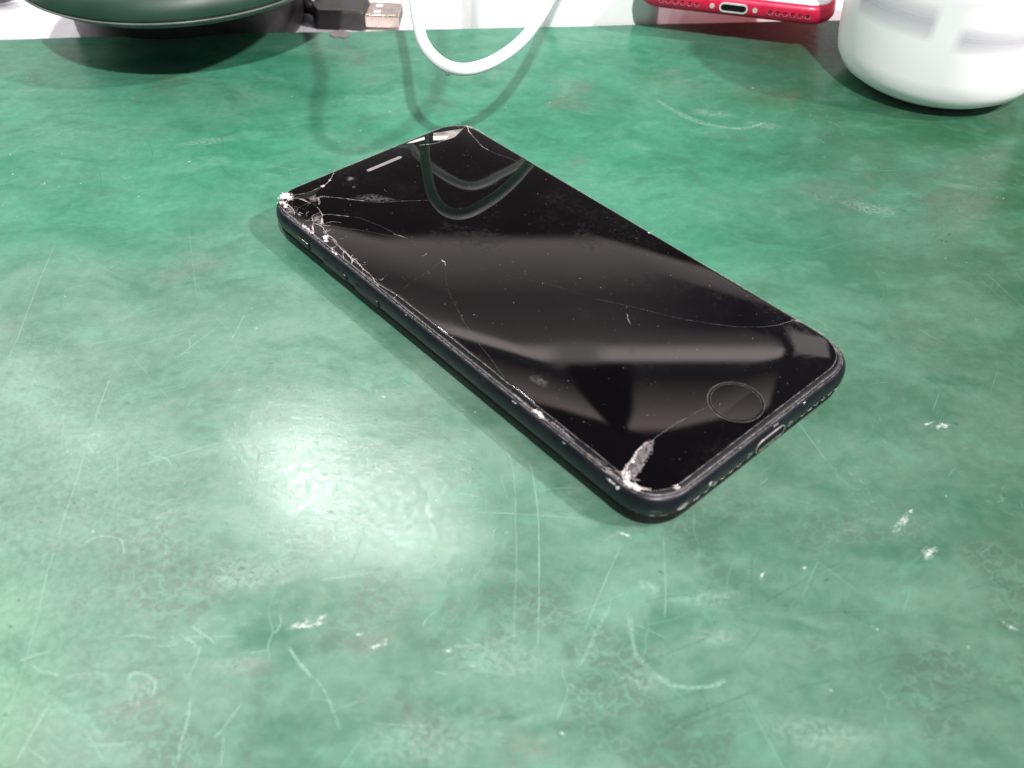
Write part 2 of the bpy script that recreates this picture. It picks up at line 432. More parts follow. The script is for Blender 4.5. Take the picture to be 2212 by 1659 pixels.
# hero scratches and marks on the mat (thin worn lines lying in its surface)
def scratch_mat(name, c, dens=.55, sc=1800, alpha=1.0):
    m, n, b = pm(name, c, .4, 0, .4)
    t = n.new('ShaderNodeTexCoord').outputs['Object']
    a = n.sm(n.noise(t, sc, 4, .7), dens - .08, dens + .12)
    at = n.new('ShaderNodeAttribute', attribute_name='fade').outputs['Fac']
    a = n.m('MULTIPLY', n.m('MULTIPLY', a, at), alpha)
    tr = n.new('ShaderNodeBsdfTransparent')
    mx = n.new('ShaderNodeMixShader', {0: a, 1: tr.outputs[0], 2: b.outputs[0]})
    n.set(n.n['Material Output'].inputs[0], mx.outputs[0])
    return m
M_sc = scratch_mat('pale_scratch', (.40, .62, .50), .42, 1800, .40)
M_sc2 = scratch_mat('faint_scratch', (.34, .54, .43), .45, 1100, .42)
M_scd = scratch_mat('dark_scratch', (.05, .13, .085), .44, 1800, .20)
M_blotch = scratch_mat('pale_blotch', (.44, .58, .48), .47, 1000, .22)
M_wht = scratch_mat('white_residue', (.80, .86, .80), .48, 1500, .55)
M_scuf = scratch_mat('pinkish_scuff', (.36, .31, .27), .46, 1300, .20)
def ribbon(name, lines, mat_, z, parent):
    V, F, A = [], [], []
    for pts, wd in lines:
        q = [Vector((x, y)) for x, y in pts]
        if len(q) > 2:
            q = [Vector((p.x, p.y)) for p in spline([(a.x, a.y, 0) for a in q], 6)]
        s0 = len(V); L = len(q)
        for i, p in enumerate(q):
            t = (q[min(i + 1, L - 1)] - q[max(i - 1, 0)]).normalized(); nn = Vector((-t.y, t.x))
            k = wd * .36 * (0.35 + 0.65 * min(1, min(i, L - 1 - i) / 2.0)) * rnd.uniform(.7, 1.3)
            V += [(p.x + nn.x * k, p.y + nn.y * k, z), (p.x, p.y, z), (p.x - nn.x * k, p.y - nn.y * k, z)]
            e = min(1, min(i, L - 1 - i) / 2.0); A += [0, e, 0] if wd > .8 else [.7 * e, e, .7 * e]
        for i in range(L - 1):
            q0 = s0 + 3 * i
            F += [(q0, q0 + 1, q0 + 4, q0 + 3), (q0 + 1, q0 + 2, q0 + 5, q0 + 4)]
    return fade(mesh(name, V, F, mat_, parent, recalc=False), A)
def fade(o, A):
    at = o.data.attributes.new('fade', 'FLOAT', 'POINT')
    at.data.foreach_set('value', A); return o
def blob(cx, cy, a, b_, rot, k=26, rag=.25, rr=rnd):
    c, s = math.cos(R(rot)), math.sin(R(rot)); out = []
    ph = [rr.uniform(0, 6.28) for _ in range(4)]
    for i in range(k):
        t = 2 * math.pi * i / k
        q = 1 + rag * (.5 * math.sin(2 * t + ph[0]) + .35 * math.sin(3 * t + ph[1]) + .3 * math.sin(5 * t + ph[2]) + .2 * math.sin(9 * t + ph[3]))
        x, y = a * q * math.cos(t), b_ * q * math.sin(t)
        out.append((cx + x * c - y * s, cy + x * s + y * c))
    return out
def plates(name, polys, mat_, z, parent):
    V, F, A = [], [], []
    for k, p in enumerate(polys):
        s0 = len(V); L = len(p); zz = z(k)
        cx = sum(a[0] for a in p) / L; cy = sum(a[1] for a in p) / L
        V += [(x, y, zz) for x, y in p] + [(cx + (x - cx) * .5, cy + (y - cy) * .5, zz) for x, y in p] + [(cx, cy, zz)]
        A += [0] * L + [.8] * L + [1]
        for i in range(L):
            j = (i + 1) % L
            F += [(s0 + i, s0 + j, s0 + L + j, s0 + L + i), (s0 + L + i, s0 + L + j, s0 + 2 * L)]
    return fade(mesh(name, V, F, mat_, parent, smooth=False, recalc=False), A)
M_smear = scratch_mat('dried_smear', (.20, .175, .175), .46, 1300, .32)
M_flk = scratch_mat('splintered_flake', (.26, .22, .225), .42, 1500, .6)
SCR = {'pale': [([(-92.75, -31.93), (-92.48, -38.96), (-91.71, -48.46)], 0.32), ([(-91.13, -52.77), (-90.05, -61.72), (-89.51, -68.73), (-88.72, -76.16)], 0.32), ([(-88.56, -76.96), (-87.86, -83.47), (-86.65, -90.76)], 0.26), ([(-87.87, -82.74), (-86.48, -91.21), (-85.38, -98.56), (-84.74, -104.46), (-84.36, -110.05), (-84.25, -113.09)], 0.2), ([(-122.64, 17.36), (-120.91, 1.09), (-117.96, -20.23), (-116.9, -31.5)], 0.22), ([(-88.43, -76.96), (-85.58, -79.11)], 0.4), ([(-78.41, -107.55), (-79.13, -111.38), (-79.68, -114.61), (-80.07, -117.52)], 0.5), ([(-79.2, -115.28), (-76.52, -116.57), (-75.36, -117.66)], 0.3), ([(0.46, -72.42), (0.45, -78.82), (0.34, -84.9), (0.16, -91.8), (-0.01, -96.98)], 0.3), ([(-3.78, -74.14), (-3.77, -81.98), (-4.03, -89.63), (-4.09, -95.72)], 0.16), ([(-1.55, -53.03), (-0.23, -61.89), (0.36, -70.19), (0.28, -79.1), (0.38, -85.28)], 0.3), ([(-5.72, -50.81), (-4.42, -58.94), (-4.0, -68.25), (-3.72, -82.86)], 0.18), ([(-7.32, -57.24), (-5.87, -63.3), (-4.17, -67.85)], 0.16), ([(-1.23, -62.13), (5.78, -61.33), (9.78, -61.46)], 0.2), ([(-11.82, -67.8), (-5.8, -67.8), (2.65, -68.32), (9.13, -68.79)], 0.18), ([(16.04, -74.06), (12.96, -81.04), (9.46, -89.37), (7.78, -93.87)], 0.22), ([(4.5, -102.47), (6.43, -103.82), (8.11, -105.03)], 0.25), ([(-14.64, -96.45), (-11.77, -96.18), (-9.14, -95.81)], 0.28), ([(-23.35, -100.55), (-20.35, -99.85)], 0.3), ([(-17.42, -101.09), (-16.0, -101.32), (-15.04, -101.69)], 0.35), ([(-22.13, -93.19), (-20.41, -93.44)], 0.28), ([(-27.14, -110.0), (-22.14, -110.43), (-16.29, -110.56)], 0.2), ([(-10.11, -85.55), (-6.46, -85.57)], 0.25), ([(-18.02, -82.27), (-15.83, -84.63)], 0.25), ([(-16.37, -86.11), (-14.88, -87.98)], 0.25), ([(-17.06, -89.02), (-18.91, -90.76), (-19.96, -93.02)], 0.25), ([(4.23, -99.53), (4.06, -101.34), (4.8, -104.1), (3.55, -107.55), (2.71, -109.48)], 0.2), ([(23.79, -71.94), (23.37, -78.43), (22.77, -85.34), (22.06, -90.81)], 0.22), ([(19.73, -79.49), (18.76, -83.17)], 0.3), ([(16.52, -78.77), (19.72, -79.68)], 0.2), ([(22.18, -96.01), (23.5, -102.87)], 0.2), ([(15.58, -90.93), (19.16, -92.62), (22.64, -94.64)], 0.15), ([(-59.67, -93.21), (-57.67, -94.41), (-55.68, -95.6), (-54.71, -96.66)], 0.6), ([(-57.63, -94.55), (-55.86, -92.86)], 0.6), ([(-64.88, -97.12), (-61.99, -97.2), (-60.0, -95.68), (-57.67, -95.37), (-55.75, -95.33), (-49.56, -94.94)], 0.35), ([(-71.29, -95.76), (-68.54, -95.3), (-64.79, -95.77)], 0.5), ([(-69.03, -94.49), (-68.34, -96.38)], 0.6), ([(-62.5, -97.07), (-61.6, -95.98), (-62.54, -95.19)], 0.4), ([(-60.24, -95.69), (-58.66, -96.2), (-57.0, -98.04)], 0.5), ([(-65.85, -93.33), (-64.76, -96.31)], 0.5), ([(-56.99, -96.17), (-56.9, -99.35), (-57.25, -101.69), (-57.72, -103.47)], 0.35), ([(-47.48, -106.76), (-49.33, -110.62), (-50.9, -113.43)], 0.4), ([(-56.22, -105.69), (-55.65, -110.5), (-55.73, -114.42), (-55.24, -117.87)], 0.55), ([(-49.45, -112.02), (-48.99, -114.99), (-48.66, -117.76)], 0.35), ([(-44.87, -90.41), (-44.25, -92.37), (-44.67, -94.03), (-45.1, -94.31)], 0.4), ([(-51.38, -86.5), (-50.76, -90.52)], 0.25), ([(-48.82, -98.41), (-47.0, -97.98), (-45.18, -97.55)], 0.3), ([(-42.24, -96.7), (-40.05, -99.56), (-36.87, -102.84)], 0.8), ([(-86.82, -100.94), (-83.91, -99.32), (-81.13, -98.48)], 0.5), ([(-84.02, -100.89), (-81.86, -102.26), (-80.14, -102.48), (-78.21, -103.34)], 0.4), ([(-72.32, -111.02), (-69.54, -113.98), (-66.12, -117.72)], 0.3), ([(-70.88, -114.57), (-66.1, -114.38), (-62.73, -113.86)], 0.5), ([(-67.19, -110.93), (-68.12, -112.23)], 0.4), ([(-76.2, -97.59), (-76.81, -99.98)], 0.5), ([(-66.8, -104.14), (-66.99, -102.37), (-65.25, -102.34), (-63.1, -103.32), (-62.4, -104.56), (-62.41, -106.53)], 0.7), ([(-77.25, -104.07), (-76.3, -102.8), (-72.72, -102.35), (-70.74, -102.7)], 0.35), ([(-59.91, -108.91), (-56.9, -110.87)], 0.5), ([(-84.06, -77.51), (-82.63, -75.56), (-80.28, -74.7), (-77.15, -75.44), (-76.14, -77.03), (-75.55, -78.91)], 0.45), ([(-61.41, -74.8), (-58.3, -79.03)], 0.25), ([(-65.54, -71.6), (-63.71, -73.54)], 0.3), ([(-68.43, -56.08), (-68.32, -59.79)], 0.25), ([(-84.11, -52.22), (-80.22, -51.75), (-74.91, -50.06)], 0.2), ([(-102.57, -22.18), (-98.07, -20.61), (-93.14, -19.02)], 0.22), ([(-68.14, -8.6), (-68.78, -14.81), (-69.39, -20.77)], 0.25), ([(-78.12, -22.15), (-78.83, -18.66), (-77.12, -17.72)], 0.3), ([(-81.58, -9.58), (-78.71, -9.82)], 0.22), ([(-65.18, -5.33), (-65.87, -9.8)], 0.2), ([(15.75, -88.78), (16.01, -93.38), (16.59, -97.46), (17.74, -99.75), (19.79, -101.66), (22.32, -102.9), (25.82, -103.15), (28.81, -102.78), (31.37, -101.45)], 1.5), ([(16.32, -89.49), (16.16, -93.38), (16.5, -96.79), (17.62, -99.43), (19.82, -101.34), (22.09, -102.26)], 1.5), ([(16.44, -97.46), (17.62, -99.43), (19.26, -101.03)], 1.2), ([(16.84, -86.94), (16.55, -90.56)], 0.9), ([(-91.13, -52.77), (-90.12, -52.36), (-89.1, -51.95)], 0.5), ([(-91.47, -50.04), (-90.29, -49.22), (-88.46, -50.37)], 0.6), ([(-91.5, -50.83), (-89.19, -54.26), (-87.74, -53.46)], 0.6), ([(-90.27, -52.75), (-89.64, -51.18)], 0.5), ([(-80.05, -51.35), (-77.9, -54.78)], 0.3), ([(-76.89, -51.28), (-74.96, -49.86)], 0.3)], 'faint': [([(-57.77, -82.87), (-52.68, -85.17), (-48.12, -82.68), (-41.01, -79.47)], 3.2), ([(-55.26, -84.92), (-51.68, -83.96), (-45.93, -80.8), (-40.75, -79.15)], 2.5), ([(13.35, -86.71), (10.27, -92.72), (8.36, -97.09), (6.58, -100.01)], 1.6), ([(18.05, -83.94), (20.01, -83.52), (21.79, -84.99)], 4), ([(38.54, 101.47), (43.65, 93.96), (52.71, 85.39), (63.6, 82.03), (73.01, 86.95)], 2.6), ([(39.66, 97.78), (49.95, 86.17), (60.66, 81.36)], 2.0), ([(65.39, 75.92), (76.63, 76.29)], 1.4), ([(-36.99, -102.08), (-34.66, -105.05), (-32.15, -109.61), (-31.39, -111.71)], 0.9), ([(-40.02, -83.61), (-32.54, -82.55), (-28.83, -81.57)], 0.5), ([(-25.32, -101.87), (-21.96, -100.27)], 0.5), ([(-6.53, -82.34), (-3.71, -83.19)], 0.3), ([(11.01, 39.14), (13.26, 32.51)], 0.3), ([(32.96, 30.91), (38.75, 17.53)], 0.3), ([(69.59, -8.39), (76.92, -25.84)], 0.3), ([(89.81, 0.89), (102.14, -12.58)], 0.25), ([(-17.45, -100.7), (-13.83, -98.03), (-9.62, -95.82)], 0.2), ([(16.48, -79.36), (36.24, -78.37)], 0.15), ([(61.18, -94.6), (82.87, -93.85)], 0.15), ([(37.99, -71.64), (37.52, -76.56)], 0.2)], 'dark': [([(-31.75, -68.43), (-32.66, -74.04), (-33.79, -80.89)], 0.3), ([(-20.34, -60.16), (-22.92, -65.35), (-25.44, -69.92)], 0.25), ([(-56.62, -50.07), (-55.64, -56.5), (-54.85, -63.49)], 0.3), ([(-48.02, -41.09), (-47.37, -46.03)], 0.3), ([(-61.69, -44.12), (-65.69, -54.5), (-67.3, -59.4), (-69.04, -63.41)], 0.2), ([(-56.23, -51.21), (-55.56, -56.55), (-54.75, -63.82)], 0.3), ([(-0.42, -85.8), (-1.18, -88.43), (-2.17, -90.73)], 0.45), ([(-32.45, -73.09), (-33.01, -76.98), (-33.8, -80.75)], 0.3), ([(7.48, -111.39), (7.53, -112.66)], 0.8), ([(38.55, -87.62), (45.0, -83.79), (50.92, -80.23), (56.84, -77.37)], 0.5), ([(17.76, -87.29), (23.94, -85.69), (29.46, -84.84)], 0.5), ([(23.45, -90.07), (29.76, -89.59)], 0.5), ([(14.83, -100.78), (19.55, -98.07), (25.27, -95.61), (30.81, -93.1)], 0.5), ([(16.09, -106.91), (24.77, -104.43), (31.32, -101.77)], 0.45), ([(18.67, -110.03), (27.36, -106.86), (38.33, -102.29)], 0.6), ([(19.06, -111.79), (28.67, -107.75), (35.74, -106.87)], 0.5), ([(40.32, -104.15), (42.94, -102.84), (49.83, -101.12)], 0.45), ([(54.05, -85.48), (54.15, -87.68), (56.29, -89.8), (58.11, -91.19)], 0.4), ([(54.4, -89.84), (54.28, -94.04), (54.64, -97.42)], 0.35), ([(39.99, -75.7), (38.64, -81.63), (37.98, -87.26)], 0.6), ([(43.81, -89.68), (51.92, -88.45), (62.4, -88.07)], 0.35), ([(53.99, -98.76), (60.6, -96.64), (66.59, -96.87), (70.3, -98.46)], 0.4), ([(61.94, -107.17), (68.36, -105.21), (73.2, -103.88)], 0.5), ([(26.41, -103.14), (26.99, -105.33), (27.56, -107.47)], 0.7), ([(33.8, -97.47), (36.75, -94.37), (39.23, -90.84)], 0.5), ([(16.64, -113.57), (22.76, -109.06), (26.37, -107.79)], 0.5), ([(75.41, -83.95), (80.93, -81.95), (84.75, -80.34)], 0.4), ([(-93.11, 72.01), (-90.68, 64.19), (-90.91, 58.47)], 0.35), ([(-93.0, 64.12), (-89.29, 55.73), (-85.63, 50.38)], 0.3), ([(-115.76, 71.26), (-110.97, 62.58), (-109.55, 55.09)], 0.35), ([(-123.09, 51.92), (-120.92, 47.5), (-119.18, 41.45)], 0.45), ([(-119.94, 51.11), (-115.03, 47.68), (-110.62, 42.57)], 0.35), ([(-103.96, 31.1), (-101.73, 36.07), (-98.74, 42.07)], 0.35), ([(-129.6, 30.34), (-128.66, 35.27)], 0.3), ([(-105.3, 16.37), (-104.91, 19.37), (-102.31, 20.96)], 0.5), ([(-149.97, 49.27), (-147.49, 50.25)], 0.4), ([(-114.92, -11.7), (-111.53, -10.05)], 0.3)], 'blotch': [(-53.49, -81.45, 11, 5, 15), (-50.48, -100.53, 6, 2.2, 5), (-64.58, -104.6, 5, 3, 20), (30.71, -93.8, 5, 1.8, -8), (30.27, -85.94, 7, 2.2, 10), (16.5, -102.04, 4, 3, 0), (-89.8, -51.57, 5, 4, 0), (-28.83, -55.91, 6, 3, 20), (56.43, 91.39, 9, 2.6, -10), (71.15, 84.57, 7, 2.4, -8), (-96.31, 69.25, 9, 2.5, 12), (92.03, 39.29, 8, 4, -20), (49.09, -36.71, 5, 4, 20), (55.81, -37.95, 6, 2, 20), (-6.68, -98.43, 12, 5, 0), (-18.31, -113.33, 12, 5, 10), (-48.12, -82.68, 12, 4, 20), (43.83, -110.77, 10, 4, 0)], 'white': [(-40.72, -92.99, 3.4, 0.9, 12), (-39.79, -92.0, 0.7, 1.0, 0), (-37.51, -91.4, 1.3, 1.0, 30), (-37.95, -92.52, 1.2, 0.7, 20), (-30.38, -94.37, 0.8, 0.7, 0), (-27.45, -96.69, 1.1, 0.8, 0), (-25.76, -95.72, 0.9, 0.8, 0), (69.93, -68.03, 3.3, 0.8, 48), (68.23, -70.26, 1.6, 0.4, 40), (72.01, -65.75, 1.1, 0.5, 50), (-32.63, -36.89, 1.2, 0.5, -30), (-34.28, -35.2, 0.5, 0.3, -30), (81.84, -90.67, 1.6, 0.6, -35), (48.68, -79.3, 0.7, 0.5, 0), (58.42, -91.53, 0.7, 0.4, -30), (40.69, -81.01, 1.1, 0.4, 50), (-11.01, -99.94, 0.5, 0.4, 0), (4.01, -111.45, 0.9, 0.5, 0), (72.65, -75.25, 2.2, 1.8, 0), (-15.07, -97.26, 0.9, 0.5, 0), (85.5, -42.73, 2.0, 1.2, 30), (82.77, -42.12, 1.6, 0.5, 20), (16.55, -72.4, 2.0, 0.6, -35), (-135.99, 44.92, 1.0, 0.7, 0), (-99.01, 57.56, 0.6, 0.5, 0), (-136.86, 60.78, 0.5, 0.4, 0), (-146.42, 49.38, 0.5, 0.4, 0), (11.98, 107.86, 0.6, 0.4, 0), (72.11, 109.04, 0.8, 0.6, 0)], 'scuff': [(-47.38, -100.73, 4.5, 2, 0), (-64.48, -108.03, 7, 2, 8), (-28.38, -95.9, 5, 3, 0), (59.56, -69.89, 1.6, 1.6, 20), (-89.09, 20.2, 5.5, 0.7, 8), (-2.36, -114.42, 6, 4, 10), (46.51, 119.75, 7, 3, 0), (-40.04, -77.46, 0.9, 0.6, 0), (-28.72, -106.42, 1.0, 0.8, 0)]}
ribbon('scratch', SCR['pale'], M_sc, .012, mat_o)
ribbon('scratch', SCR['faint'], M_sc2, .008, mat_o)
ribbon('scratch', SCR['dark'], M_scd, .010, mat_o)
plates('worn_patch', [blob(*a) for a in SCR['blotch']], M_blotch, lambda k: .004 + .0005 * k, mat_o)
plates('residue', [blob(a[0], a[1], a[2] * .8, a[3] * .75, a[4], 30, .6) for a in SCR['white']], M_wht, lambda k: .016 + .0005 * k, mat_o)
plates('scuff', [blob(*a) for a in SCR['scuff']], M_scuf, lambda k: .014 + .0005 * k, mat_o)
rs = random.Random(77)
small = []
for k in range(420):
    x, y = rs.uniform(-190, 190), rs.uniform(-125, 150)
    L = rs.choice((2, 3, 4, 6, 9, 14)); a = rs.choice((rs.gauss(75, 14), rs.gauss(15, 18), rs.uniform(0, 180)))
    if y > 0 and rs.random() < .45: continue
    bend = rs.uniform(-.12, .12) * L
    c_, s_ = math.cos(R(a)), math.sin(R(a))
    small.append(([(x, y), (x + c_ * L / 2 - s_ * bend, y + s_ * L / 2 + c_ * bend), (x + c_ * L, y + s_ * L)], rs.uniform(.07, .16)))
ribbon('fine_scratches', small[:200], M_sc2, .006, mat_o)
ribbon('fine_scratches', small[200:270], M_scd, .007, mat_o)

